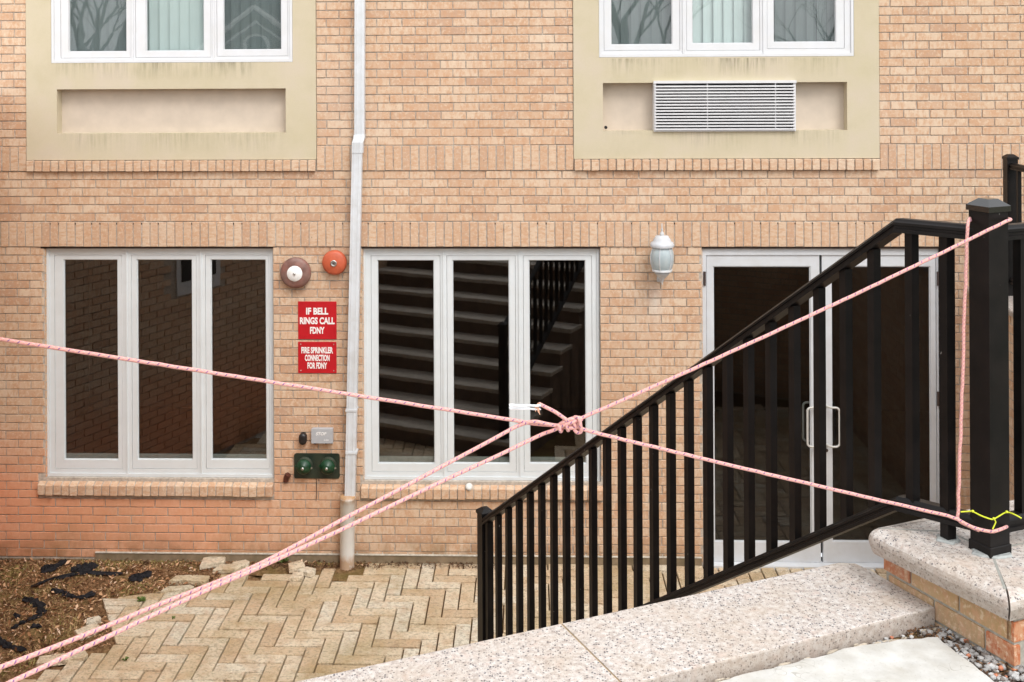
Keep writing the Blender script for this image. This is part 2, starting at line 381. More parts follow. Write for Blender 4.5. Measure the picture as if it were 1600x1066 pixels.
M_GRAVEL = litter_mat('gravel_stones', [(0, (.07,.05,.04)), (.35, (.17,.14,.12)), (.55, (.30,.29,.28)), (.9, (.50,.50,.49)), (.97, (.5,.5,.48)), (1, (.50,.20,.12))])
M_FABRIC = simple('torn_black_fabric', (.018, .017, .019), .9, var=.4, scale=40, bmp=.8, spec=.15)
M_CONC = simple('worn_concrete', (.56, .555, .53), .9, var=.10, scale=13, bmp=.35, dirt=(.38,.35,.29), dirt_amt=.6)
_t = M_CONC.node_tree; _b = _t.nodes['Principled BSDF']; _src = _b.inputs['Base Color'].links[0].from_socket; _p = pos(_t)
_v = N(_t, 'TexVoronoi', feature='DISTANCE_TO_EDGE'); _v.inputs['Scale'].default_value = 2.2
_w = N(_t, 'VectorMath', operation='ADD'); _nn = N(_t, 'TexNoise'); _nn.inputs['Scale'].default_value = 7; _t.links.new(_p, _nn.inputs['Vector']); _t.links.new(_p, _w.inputs[0]); _t.links.new(_nn.outputs['Color'], _w.inputs[1]); _t.links.new(_w.outputs[0], _v.inputs['Vector'])
_cr = math_(_t, 'MULTIPLY', math_(_t, 'LESS_THAN', _v.outputs['Distance'], .006), ramp(_t, noise(_t, _p, 3, 3), [(.5, (0,0,0)), (.6, (1,1,1))]))
_c = mixc(_t, math_(_t, 'MULTIPLY', _cr, .5), _src, (.25, .23, .19))
_c = mixc(_t, math_(_t, 'MULTIPLY', ramp(_t, noise(_t, _p, 120, 3, .6), [(.62, (0,0,0)), (.68, (1,1,1))]), .35), _c, (.30, .28, .24))
_t.links.new(_c, _b.inputs['Base Color'])
M_CRUMB = simple('beige_crumbled_concrete', (.45, .39, .31), .95, var=.2, scale=60, bmp=.8)
M_OLDCONC = simple('foundation_concrete', (.26, .195, .125), .95, var=.2, scale=12, bmp=.6, dirt=(.13,.10,.05), dirt_amt=.7)

# ------------------------------------------------------------------ facade
CO = .0677; BL = .2032
Z_B2 = W(825, 386).z                     # bottom of the lower soldier band
Z_B2T = Z_B2 + 3 * CO; Z_B1 = Z_B2T + 6 * CO; Z_B1T = Z_B1 + 3 * CO
XL, XR = -5.2, 6.2
win1 = rect(70, 390, 427, 748); win2 = rect(567, 391, 938, 753)
door = rect(1098, 391, 1469, 881)
panL = list(rect(41, -400, 493, 248)); panR = list(rect(895, -400, 1372, 246))
for p_ in (panL, panR): p_[3] = 6.6; p_[2] = Z_B1 + .093
nicL = rect(90, 139, 447, 208); nicR = rect(942, 129, 1323, 204)
uwL = list(rect(80, -240, 457, 98)); uwR = list(rect(935, -240, 1333, 89))
for r_ in (win1, win2): pass
win1 = (win1[0], win1[1], win1[2], Z_B2 - .014); win2 = (win2[0], win2[1], win2[2], Z_B2 - .014)
door = (door[0], door[1], 0.0, Z_B2 - .014)
ledL = (panL[0], panL[1], Z_B1, Z_B1 + .09); ledR = (panR[0], panR[1], Z_B1, Z_B1 + .09)
SILLH = .10
sil1 = (win1[0] - .055, win1[1] + .0, win1[2] - SILLH - .035, win1[2]); sil2 = (win2[0] - .02, win2[1] + .02, win2[2] - SILLH - .035, win2[2])

bld = thing('brick_building', 'buff brick building with stucco window panels and soldier course bands', 'building', (0, YW + .2, 0))
mb = MB(); holes = [tuple(win1), tuple(win2), tuple(door), (panL[0]+.04, panL[1]-.04, panL[2]+.03, 6.58), (panR[0]+.04, panR[1]-.04, panR[2]+.03, 6.58)]
mb.plate(XL, XR, -.3, 6.6, YW + .005, YW + .16, holes)
put('wall', mb, M_MORTAR, bld)
# brick reveals either side of the openings
mb = MB()
for (a, b, c, d) in (win1, win2, door):
    k = 0; z = d
    while z > c + .01:
        z2 = max(c, z - CO)
        for x, s in ((a, 1), (b, -1)):
            t_ = .3 + .5 * random.random()
            mb.box(min(x, x - s*.004) , max(x, x + s*.004), YW + .006, YW + .10, z2 + .005, z - .005, t_)
        z = z2
put('reveal_brick', mb, M_BRICK, bld, kind='stuff')

def brick_mesh(w, h, tone, d=.03, c=.0018):
    # front (-Y) face chamfered, back open; centred
    w -= .0085; h -= .0085; x, z = w/2, h/2
    v = [(-x,0,-z),(x,0,-z),(x,0,z),(-x,0,z)]; f_ = [(-x+c,-c*1.4,-z+c),(x-c,-c*1.4,-z+c),(x-c,-c*1.4,z-c),(-x+c,-c*1.4,z-c)]; bk = [(-x,d,-z),(x,d,-z),(x,d,z),(-x,d,z)]
    m_ = MB(); m_.add(f_ + v + bk, [(0,1,2,3),(4,5,1,0),(5,6,2,1),(6,7,3,2),(7,4,0,3),(8,9,5,4),(9,10,6,5),(10,11,7,6),(11,8,4,7)], tone)
    return m_
def tone_of():
    r = random.random()
    return random.uniform(0, .14) if r < .10 else (random.uniform(.15, .35) if r < .34 else random.uniform(.35, 1.0))
blocks = [win1, win2, door, panL, panR, ledL, ledR, sil1, sil2]
def free_spans(z0, z1, x0, x1):
    spans = [(x0, x1)]
    for (a, b, c, d) in blocks:
        if c < z1 - .02 and d > z0 + .02:
            ns = []
            for (s, e) in spans:
                if b <= s or a >= e: ns.append((s, e)); continue
                if a > s: ns.append((s, a))
                if b < e: ns.append((b, e))
            spans = ns
    return [s for s in spans if s[1] - s[0] > .012]
recs = []      # (x centre, z centre, width, height)
def course(z0, z1, off, x0=XL, x1=XR):
    for (s, e) in free_spans(z0, z1, x0, x1):
        k = math.floor((s - off) / BL); x = off + k * BL
        while x < e:
            a, b = max(x, s), min(x + BL, e)
            if b - a > .022 and z1 - z0 > .03: recs.append(((a + b) / 2, (z0 + z1) / 2, b - a, z1 - z0))
            x += BL
i = 0; z = Z_B2
while z > .0:
    course(max(z - CO, .0), z, (i % 2) * BL/2 + .03 + random.uniform(-.004, .004)); z -= CO; i += 1
for j in range(6): course(Z_B2T + j*CO, Z_B2T + (j+1)*CO, ((j+1) % 2) * BL/2 + .06 + random.uniform(-.004, .004))
j = 0; z = Z_B1T
while z < 6.3: course(z, z + CO, (j % 2) * BL/2 + .01 + random.uniform(-.004, .004)); z += CO; j += 1
def to_px(v):
    d = Vector(v) - EYE; f = d.dot(FW); return PX0 + d.dot(RT)/f*FPX, PY0 - d.dot(UP)/f*FPX, f
def inframe(x, y, z, mg=0):
    a, b, f = to_px((x, y, z)); return -mg < a < 1600+mg and -mg < b < 1066+mg
full = []
rest = []
for r in recs:
    (full if abs(r[2]-BL) < .001 and abs(r[3]-CO) < .001 and inframe(r[0], YW, r[1], -12) else rest).append(r)
full.sort(key=lambda r: to_px((r[0], YW, r[1]))[2] + (.5 if (r[1] < 2.3 and r[0] > 1.2) else 0))
full, rest = full[:298], full[298:] + rest
variants = [brick_mesh(BL, CO, tone_of()).mesh('brick') for _ in range(28)]
for me in variants: me.materials.append(M_BRICK)
for (x, z, w, h) in full:
    o = put('brick', None, None, bld, me=random.choice(variants))
    o.location = (x + random.uniform(-.0012, .0012), YW + random.uniform(-.0015, .0012), z + random.uniform(-.0012, .0012))
    o.rotation_euler = (random.uniform(-.004,.004), random.uniform(-.003,.003), random.uniform(-.004,.004))
mb = MB()
for (x, z, w, h) in rest:
    bmv = brick_mesh(w, h, tone_of()); dx, dy, dz = x + random.uniform(-.0012,.0012), YW + random.uniform(-.0015,.0012), z + random.uniform(-.0012,.0012)
    q = random.uniform(-.004, .004); q2 = random.uniform(-.003, .003)
    mb.add([(vx+dx, vy+dy+q*vx, vz+dz+q2*vx) for vx, vy, vz in bmv.v], bmv.f, bmv.t[0])
put('brickwork', mb, M_BRICK, bld, kind='stuff')
# soldier bands, 6 mm proud
svar = [brick_mesh(.0677, .2032, tone_of(), .04).mesh('soldier_brick') for _ in range(20)]
for me in svar: me.materials.append(M_SOLD)
for zb in (Z_B2, Z_B1):
    spans = [(XL + .32, XR - .3)] if zb == Z_B2 else [(XL + .32, panL[0]), (panL[1], panR[0]), (panR[1], XR - .3)]
    cs = [a + (k + .5)*(b - a)/round((b - a)/.0678) for a, b in spans for k in range(round((b - a)/.0678))]
    for c in cs:
        if not inframe(c, YW, zb + .1, 14): continue
        o = put('soldier_brick', None, None, bld, me=random.choice(svar))
        o.location = (c + random.uniform(-.0012,.0012), YW - .009 + random.uniform(-.002,.002), zb + .1016 + random.uniform(-.0015,.0015))
        o.rotation_euler = (random.uniform(-.004,.004), random.uniform(-.006,.006), random.uniform(-.012,.012))
for zb, sp_ in ((Z_B2, [(XL + .32, XR - .3)]), (Z_B1, [(XL + .32, panL[0]), (panL[1], panR[0]), (panR[1], XR - .3)])):
    for a, b in sp_: put('band_mortar', MB().box(a + .002, b - .002, YW - .0045, YW + .01, zb + .004, zb + .199), M_MORTAR, bld)
M_LINTEL = simple('dark_lintel_shadow', (.035, .02, .014), .9, var=.4, scale=30)  # steel lintel edge, near-black so its colour also deepens the shadow under the band
for w_ in (win1, win2, door): put('lintel', MB().box(w_[0] - .03, w_[1] + .03, YW - .002, YW + .10, Z_B2 - .0135, Z_B2 + .0015), M_LINTEL, bld)
for k in range(46):
    xh = random.uniform(-3.9, 3.9); xh = round((xh - XL - .32)/.0678)*.0678 + XL + .32
    put('weep_hole', MB().box(xh - .0045, xh + .0045, YW - .0052, YW + .004, Z_B2 + .180, Z_B2 + .194), M_LINTEL, bld)
# projecting ledge of bricks on edge below the stucco panels
lvar = []
for _ in range(12):
    w = .0677 - .011
    lvar.append(MB().cbox(-w/2, w/2, -.032, .06, -.043, .043, .003, tone_of()).mesh('ledge_brick')); lvar[-1].materials.append(M_SOLD)
for (a, b, c, d) in (ledL, ledR):
    mbm = MB(); mbm.box(a + .004, b - .004, YW - .022, YW + .05, c + .006, d - .006)
    put('ledge_mortar', mbm, M_MORTAR, bld)
    n = round((b - a) / CO); st = (b - a) / n
    for k in range(n):
        o = put('ledge_brick', None, None, bld, me=random.choice(lvar))
        o.location = (a + (k+.5)*st, YW - .004 + random.uniform(-.003,.003), (c+d)/2 + random.uniform(-.0015,.0015)); o.rotation_euler = (0, random.uniform(-.01,.01), random.uniform(-.02,.02))
# sloping rowlock window sills
for (w_, s_) in ((win1, sil1), (win2, sil2)):
    a, b = s_[0], s_[1]; zt = s_[3]
    mbm = MB(); al = math.radians(24)
    yf = YW - .042; yb = YW + .05; h = .080
    def pt(y, up): return (y, zt - .006 - (yb - y) * math.tan(al) - up)
    pr = [pt(yf + .010, .006), pt(yb, .006), (yb, zt - .13), (yf + .010, pt(yf, h)[1] + .006)]
    mbm.add([(x, y, z_) for x in (a + .005, b - .005) for (y, z_) in pr], [(3,2,1,0),(4,5,6,7),(0,1,5,4),(1,2,6,5),(2,3,7,6),(3,0,4,7)])
    so = put('window_sill', mbm, M_MORTAR, bld)
    n = round((b - a) / .0655); st = (b - a) / n
    for k in range(n):
        x0, x1 = a + k*st + .004 + random.uniform(0,.0015), a + (k+1)*st - .004
        e = random.uniform(-.004, .004); t_ = tone_of()
        pr = [pt(yf + e, 0), pt(yb, 0), (yb, zt - .12), (yf + e, pt(yf + e, h)[1])]
        c_ = .003
        m2 = MB()
        vs = []
        for x in (x0, x1):
            for (y, z_) in pr: vs.append((x, y, z_))
        bm = bmesh.new(); bv = [bm.verts.new(v) for v in vs]
        for f in ((3,2,1,0),(4,5,6,7),(0,1,5,4),(1,2,6,5),(2,3,7,6),(3,0,4,7)): bm.faces.new([bv[i_] for i_ in f])
        bmesh.ops.bevel(bm, geom=list(bm.edges), offset=c_, segments=1, profile=.5, affect='EDGES'); bm.verts.index_update()
        m2.add([v.co for v in bm.verts], [[v.index for v in f.verts] for f in bm.faces], t_); bm.free()
        put('sill_brick', m2, M_SILL, so)
# concrete foundation edge at the ground
mb = MB(); xa = W(150, 872).x
mb.box(xa, W(1096, 872).x, YW - .016, YW + .02, -.3, .056)
put('mortar_bead', MB().box(xa, W(1096, 872).x, YW - .022, YW + .02, .0565, .063), simple('pale_mortar_bead', (.50,.47,.40), .95, var=.3, scale=30), bld)
put('foundation_ledge', mb, M_OLDCONC, bld)
mb = MB().box(XL, xa - .004, YW - .002, YW + .02, -.3, -.0)
put('foundation_ledge', mb, M_OLDCONC, bld)

# stucco panels with recessed niches
for (pn, nc, uw) in ((panL, nicL, uwL), (panR, nicR, uwR)):
    mb = MB(); yf = YW - .014
    mb.plate(pn[0], pn[1], pn[2], pn[3], yf, YW + .09, [tuple(nc), tuple(uw)])
    so = put('stucco_panel', mb, M_STUCCO, bld)
    put('niche_back', MB().add([(nc[0]-.01,YW+.085,nc[2]-.01),(nc[1]+.01,YW+.085,nc[2]-.01),(nc[1]+.01,YW+.085,nc[3]+.01),(nc[0]-.01,YW+.085,nc[3]+.01)], [(0,1,2,3)]), M_STUCCO_IN, so)

# windows: frame > sashes, panes
def window(fr, sashes, panes, ztop, yb, mf, mg, screens=(), bead=.006):
    fx0, fx1, fz0, fz1 = fr
    sh = [(s[0], s[1], s[2], s[3]) for s in sashes]
    mb = MB().plate(fx0 + .001, fx1 - .001, fz0 + .001, fz1 - .001, yb, yb + .06, sh)
    # outer rim standing proud of the frame face
    mb.plate(fx0 + .002, fx1 - .002, fz0 + .002, fz1 - .002, yb - .012, yb - .001, [(fx0+.022, fx1-.022, fz0+.026, fz1-.022)])
    # mullion ridges
    for k in range(len(sashes) - 1):
        xm = (sashes[k][1] + sashes[k+1][0]) / 2
        mb.box(xm - .006, xm + .006, yb - .009, yb - .0005, fz0 + .027, fz1 - .023)
    w = put('window', mb, mf, bld)
    for k, (s, p) in enumerate(zip(sashes, panes)):
        m2 = MB().plate(s[0] + .0025, s[1] - .0025, s[2] + .0025, s[3] - .0025, yb + .004, yb + .045, [(p[0]-.006, p[1]+.006, p[2]-.006, p[3]+.006)])
        m2.plate(p[0]-.006+.0005, p[1]+.006-.0005, p[2]-.0055, p[3]+.0055, yb + .014, yb + .030, [tuple(p)])
        put('sash', m2, mf, w)
        put('pane', MB().add([(p[0]-.004,yb+.024,p[2]-.004),(p[1]+.004,yb+.024,p[2]-.004),(p[1]+.004,yb+.024,p[3]+.004),(p[0]-.004,yb+.024,p[3]+.004)], [(0,1,2,3)]), mg, w)
        if k in screens:
            put('insect_screen', MB().add([(p[0]-.004,yb+.052,p[2]-.004),(p[1]+.004,yb+.052,p[2]-.004),(p[1]+.004,yb+.052,p[3]+.004),(p[0]-.004,yb+.052,p[3]+.004)], [(0,1,2,3)]), M_SCREEN, w)
    return w
def rr(*a): return rect(*a)
sash1 = [rr(82, 400, 188, 736), rr(203, 400, 305, 736), rr(319, 400, 419, 736)]
pane1 = [rr(97, 408, 180, 721), rr(212, 408, 297, 721), rr(328, 408, 413, 721)]
sash2 = [rr(579, 401, 688, 741), rr(698, 401, 806, 741), rr(818, 401, 926, 741)]
pane2 = [rr(590, 409, 677, 727), rr(708, 409, 795, 727), rr(828, 409, 915, 727)]
window(win1, sash1, pane1, 0, YW + .045, M_VINYL, M_GLASS)
window(win2, sash2, pane2, 0, YW + .045, M_VINYL, M_GLASS)
uwL[3] = uwR[3] = 5.7
def up(*a):
    r = list(rect(*a)); r[3] = 5.62 if a[1] < -200 else 5.56; return tuple(r)
sL = [up(94, -220, 203, 91), up(211, -220, 329, 90), up(338, -220, 449, 88)]
pL = [up(107, -190, 196, 80), up(228, -190, 317, 79), up(349, -190, 438, 77)]
sR = [up(943, -220, 1062, 79), up(1072, -220, 1187, 79), up(1198, -220, 1319, 76)]
pR = [up(955, -190, 1049, 69), up(1082, -190, 1175, 67), up(1209, -190, 1305, 65)]
wUL = window(tuple(uwL), sL, pL, 0, YW + .0, M_VINYL_UP, M_GLASS_UP, (0, 2))
wUR = window(tuple(uwR), sR, pR, 0, YW + .0, M_VINYL_UP, M_GLASS_UP, (0, 2))
# dark rooms behind the glass and the pale board inside each lower window
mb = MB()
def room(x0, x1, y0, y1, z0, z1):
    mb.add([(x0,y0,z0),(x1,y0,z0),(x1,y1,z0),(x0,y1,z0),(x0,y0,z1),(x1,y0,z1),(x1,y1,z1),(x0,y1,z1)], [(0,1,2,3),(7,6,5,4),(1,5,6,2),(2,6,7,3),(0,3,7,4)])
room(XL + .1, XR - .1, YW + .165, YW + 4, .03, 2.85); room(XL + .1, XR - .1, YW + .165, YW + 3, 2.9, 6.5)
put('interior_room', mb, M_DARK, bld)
for w_ in (win1, win2):
    put('interior_board', MB().box(w_[0] + .03, w_[1] - .03, YW + .10, YW + .14, w_[2] + .10, w_[2] + .155), simple('pale_board', (.30, .34, .31), .7), bld)

# double door
dr = door
dfz = W(1283, 878).z
mb = MB(); l1 = rr(1106, 400, 1283, 878); l2 = rr(1287, 400, 1465, 878)
l1 = (l1[0], l1[1], .012, l1[3]); l2 = (l2[0], l2[1], .012, l2[3])
mb.plate(dr[0] + .001, dr[1] - .001, .003, dr[3] - .001, YW + .022, YW + .09, [(l1[0]-.004, l2[1]+.004, .004, l1[3]+.003)])
df = put('door_frame', mb, M_ALU, bld)
for k, (l_, g, hx) in enumerate(((l1, rr(1116, 417, 1269, 850), 1), (l2, rr(1301, 417, 1457, 850), 0))):
    d_ = put('door', MB().plate(l_[0], l_[1], l_[2], l_[3], YW + .032, YW + .075, [tuple(g)]), M_ALU, bld)
    bd = .008
    put('glazing_bead', MB().plate(g[0] + .0005, g[1] - .0005, g[2] + .0005, g[3] - .0005, YW + .040, YW + .052, [(g[0]+bd, g[1]-bd, g[2]+bd, g[3]-bd)]), M_ALU, d_)
    put('pane', MB().add([(g[0]+.003,YW+.048,g[2]+.003),(g[1]-.003,YW+.048,g[2]+.003),(g[1]-.003,YW+.048,g[3]-.003),(g[0]+.003,YW+.048,g[3]-.003)], [(0,1,2,3)]), M_GLASS_DOOR, d_)
    # C shaped pull: both ends on the meeting stile, grip out over the glass
    xs = W(1278 if k == 0 else 1293, 650).x; sgn = -1 if k == 0 else 1
    zt, zb_ = W(1283, 636).z, W(1283, 697).z
    def pull(y0, out, rad=.0085):
        p_ = []
        xo = xs + sgn * .088; rr_ = .03
        p_.append((xs, y0, zt)); p_.append((xs + sgn*.012, y0 + out*.7, zt)); p_.append((xs + sgn*.03, y0 + out, zt)); p_.append((xo - sgn*rr_, y0 + out, zt))
        for q in range(1, 6):
            an = math.pi/2 * q/6; p_.append((xo - sgn*rr_ + sgn*rr_*math.sin(an), y0 + out, zt - rr_ + rr_*math.cos(an)))
        for q in range(0, 6):
            an = math.pi/2 * q/6; p_.append((xo - sgn*rr_ + sgn*rr_*math.cos(an), y0 + out, zb_ + rr_ - rr_*math.sin(an)))
        p_ += [(xo - sgn*rr_, y0+out, zb_), (xs + sgn*.03, y0+out, zb_), (xs + sgn*.012, y0+out*.7, zb_), (xs, y0, zb_)]
        return MB().tube(p_, rad, 10)
    put('handle', pull(YW + .034, -.055), simple('pale_handle', (.55, .54, .50), .35, var=.04), d_)
    if k == 0: put('handle', pull(YW + .073, .05), simple('inner_handle', (.50, .52, .48), .4, var=.04), d_)
    if k == 1:
        lp = W(1293, 706)
        put('lock', MB().lathe([(.004, 0), (.014, .0), (.014, .004), (.009, .006), (.003, .006)], (lp.x, YW + .033, lp.z), (0,-1,0), 14), M_HINGE, d_)
    for hy in (436, 624, 811):
        h_ = W(1101.5 if k == 0 else 1467, hy)
        put('hinge', MB().tube([(h_.x, YW + .016, h_.z - .055), (h_.x, YW + .016, h_.z + .055)], .010, 8), M_HINGE, d_)
put('threshold', MB().box(dr[0], dr[1], YW - .05, YW + .10, -.05, .010), M_ALU, bld)

# blinds hang inside the upper windows
for uw, lab in ((uwL, 'pale vertical blinds behind the window over the empty niche'), (uwR, 'pale vertical blinds behind the window over the louvred grille')):
    bt = thing('vertical_blind', lab, 'blind', (uw[0], YW + .2, uw[3]), 'vertical blinds in the upstairs windows')
    put('headrail', MB().box(uw[0] + .02, uw[1] - .02, YW + .085, YW + .13, uw[3] - .08, uw[3] - .03), M_BLIND, bt)
    n = int((uw[1] - uw[0]) / .082); st = (uw[1] - uw[0] - .04) / n
    sl = MB(); w = .089/2
    an = math.radians(14)
    pts = [(math.cos(an)*s*w, math.sin(an)*s*w + (.006 if abs(s) < .5 else 0)) for s in (-1, -.33, .33, 1)]
    for t_ in (0, .001):
        sl.add([(x, y + t_, zz) for x, y in pts for zz in (0, uw[3] - .08 - uw[2] - .05)], [(0,2,3,1),(2,4,5,3),(4,6,7,5)] if t_ else [(1,3,2,0),(3,5,4,2),(5,7,6,4)])
    sme = sl.mesh('blind_slat'); sme.materials.append(M_BLIND)
    for k in range(n):
        o = put('blind_slat', None, None, bt, me=sme); o.location = (uw[0] + .02 + (k+.5)*st, YW + .095, uw[2] + .05); o.rotation_euler = (0, 0, random.uniform(-.09, .09))

# ------------------------------------------------------------------ things fixed to the facade
# louvred grille
g = rect(1021, 126, 1242, 205)
gt = thing('louvred_grille', 'white louvred air conditioner grille set in the stucco niche', 'grille', (g[0], YW, g[2]))
yf = YW - .045
put('grille_box', MB().plate(g[0], g[1], g[2], g[3], yf + .012, YW + .084, [(g[0]+.018, g[1]-.018, g[2]+.010, g[3]-.022)]), M_GRILLE, gt)
put('grille_back', MB().add([(g[0]+.01,YW+.03,g[2]+.006),(g[1]-.01,YW+.03,g[2]+.006),(g[1]-.01,YW+.03,g[3]-.01),(g[0]+.01,YW+.03,g[3]-.01)], [(0,1,2,3)]), simple('grille_inside', (.05,.05,.055), .8), gt)
put('top_lip', MB().box(g[0]-.004, g[1]+.004, yf, yf + .011, g[3]-.020, g[3]), M_GRILLE, gt)
ns = 15; z0 = g[2] + .012; st = (g[3] - .026 - z0) / ns
m_ = MB(); t_ = .0022
xa, xb = g[0] + .006, g[1] - .006
m_.add([(xa, 0, .0), (xb, 0, .0), (xb, .022, .004), (xa, .022, .004), (xa, 0, .0115), (xb, 0, .0115), (xb, .022, .0125), (xa, .022, .0125)], [(3,2,1,0),(4,5,6,7),(0,1,5,4),(1,2,6,5),(2,3,7,6),(3,0,4,7)])
sme = m_.mesh('slat'); sme.materials.append(M_GRILLE)
for k in range(ns):
    o = put('slat', None, None, gt, me=sme); o.location = (0, yf + .001, z0 + k*st)
for fx in (.38, .86):
    x = g[0] + (g[1]-g[0])*fx; put('slat_stay', MB().box(x-.005, x+.005, yf + .0235, yf + .03, g[2]+.011, g[3]-.021), M_GRILLE, gt)
hp = W(944, 199)
put('drain_hole', MB().lathe([(.004,0),(.013,0),(.013,.012),(.008,.012)], (hp.x + .012, YW - .012, hp.z), (0,-1,0), 12), simple('black_rubber', (.012,.010,.010), .8), None, 'small black drain stub at the lower left corner of the louvred niche', 'drain')

# downspout
dt = thing('downspout', 'pale grey square downspout running into a rusty white iron pipe', 'downspout', (W(548, 880).x, YW - .08, 0))
def spout_sec(pts, w=.082, d=.062):     # folded metal spout with pressed ribs
    prof = []
    for s in np.linspace(-1, 1, 9): prof.append((s * w/2, -d/2 - (.0022 if abs(abs(s) - .5) < .13 else 0)))
    prof += [(w/2, d/2), (-w/2, d/2)]
    m_ = MB(); n = len(prof); vs = []
    for (x, y, z_) in pts: vs += [(x + a, y + b, z_) for a, b in prof]
    fs = [(i*n+k, (i*n+(k+1)%n), (i+1)*n+(k+1)%n, (i+1)*n+k) for i in range(len(pts)-1) for k in range(n)]
    fs = [tuple(reversed(f)) for f in fs]
    m_.add(vs, fs); m_.add(vs[:n], [tuple(range(n))]); m_.add(vs[-n:], [tuple(reversed(range(n)))]); return m_
a, b = W(565, -300), W(563.5, 216)
yc = YW - .045
put('upper_pipe', spout_sec([(a.x, yc, 6.4), (b.x, yc, b.z)], .080), M_SPOUT, dt)
e1, e2 = W(563.5, 210), W(561, 238)
put('elbow', spout_sec([(e1.x, yc - .003, e1.z), (e1.x - .001, yc - .012, e1.z - .03), (e2.x + .002, yc - .022, e1.z - .06), (e2.x, yc - .022, e2.z)], .088, .070), M_SPOUT, dt)
c1, c2 = W(560.5, 232), W(549, 775)
put('lower_pipe', spout_sec([(c1.x, yc - .022, c1.z), (c2.x, yc - .016, c2.z)], .080), M_SPOUT, dt)
for py_ in (636, 702):
    s_ = W(551.5, py_); put('strap', MB().plate(s_.x - .0445, s_.x + .0445, s_.z - .009, s_.z + .009, yc - .0545, YW - .002), M_SPOUT, dt)
def rusty():
    mt, t, b = new_mat('rust_stained_iron_pipe'); p = pos(t); sx = N(t, 'SeparateXYZ'); t.links.new(p, sx.inputs[0]); z = sx.outputs[2]
    n = noise(t, p, 11, 6, .7, (1,1,.5))
    k1 = math_(t, 'MULTIPLY', math_(t, 'SUBTRACT', z, .40), 6., clamp=True); k2 = math_(t, 'MULTIPLY', math_(t, 'SUBTRACT', .16, z), 8., clamp=True)
    k = math_(t, 'ADD', math_(t, 'ADD', k1, k2), .15)
    f = ramp(t, math_(t, 'MULTIPLY', n, k), [(.30, (0,0,0)), (.52, (1,1,1))])
    c = mixc(t, math_(t, 'MULTIPLY', f, .8), (.76, .76, .74), (.50, .30, .15)); top = math_(t, 'GREATER_THAN', z, .545)
    c = mixc(t, math_(t, 'MULTIPLY', math_(t, 'MULTIPLY', top, ramp(t, n, [(.35, (.3,.3,.3)), (.6, (1,1,1))])), .7), c, (.45, .22, .06))
    t.links.new(c, b.inputs['Base Color']); b.inputs['Roughness'].default_value = .6; bump(t, b, noise(t, p, 50, 4), .25, .004); return mt
q0, q1 = W(545, 889), W(547, 769)
zt = q1.z
put('iron_pipe', MB().lathe([(.058, -.1), (.058, zt - .03), (.061, zt - .028), (.061, zt), (.052, zt + .002)], (q0.x, YW - .085, 0), (.012, 0, 1), 24), rusty(), dt)

# alarm bells
def bell(px, py, r, mg, name_lab, disc):
    c = W(px, py); t = thing('alarm_bell', name_lab, 'bell', (c.x, YW, c.z), 'alarm bells beside the downspout')
    put('back_box', MB().lathe([(r*.55, 0), (r*.55, .035), (r*.4, .035)], (c.x, YW, c.z), (0,-1,0), 20), M_HINGE, t)
    prof = [(r*.93, .030), (r, .032), (r*1.0, .044), (r*.965, .056), (r*.88, .066), (r*.78, .071), (r*.5, .078), (r*.25, .082), (r*.06, .084)]
    put('gong', MB().lathe(prof, (c.x, YW, c.z), (0,-1,0), 40), mg, t)
    if disc:
        put('disc', MB().lathe([(r*.50, .079), (r*.50, .0815), (r*.48, .0845), (r*.08, .087)], (c.x, YW, c.z), (0,-1,0), 32), M_WHITE, t)
        put('bolt', MB().lathe([(.011, .086), (.011, .094), (.006, .098), (.002, .098)], (c.x, YW, c.z), (0,-1,0), 12), M_STEEL, t)
    else:
        put('hub', MB().lathe([(r*.26, .082), (r*.26, .088), (r*.20, .090), (r*.16, .087), (r*.05, .087)], (c.x, YW, c.z), (0,-1,0), 20), M_STEEL, t)
        put('bolt', MB().lathe([(.008, .086), (.008, .095), (.002, .096)], (c.x, YW, c.z), (0,-1,0), 10), M_HINGE, t)
bell(463.5, 425, .124, simple('weathered_brown_red_gong', (.20, .085, .065), .55, var=.35, scale=16, dirt=(.30,.22,.19), dirt_amt=.6), 'large weathered brown alarm bell with a white centre disc', True)
bell(524, 409, .099, simple('orange_red_gong', (.52, .105, .045), .5, var=.12, scale=20), 'small orange red alarm bell with a metal hub', False)

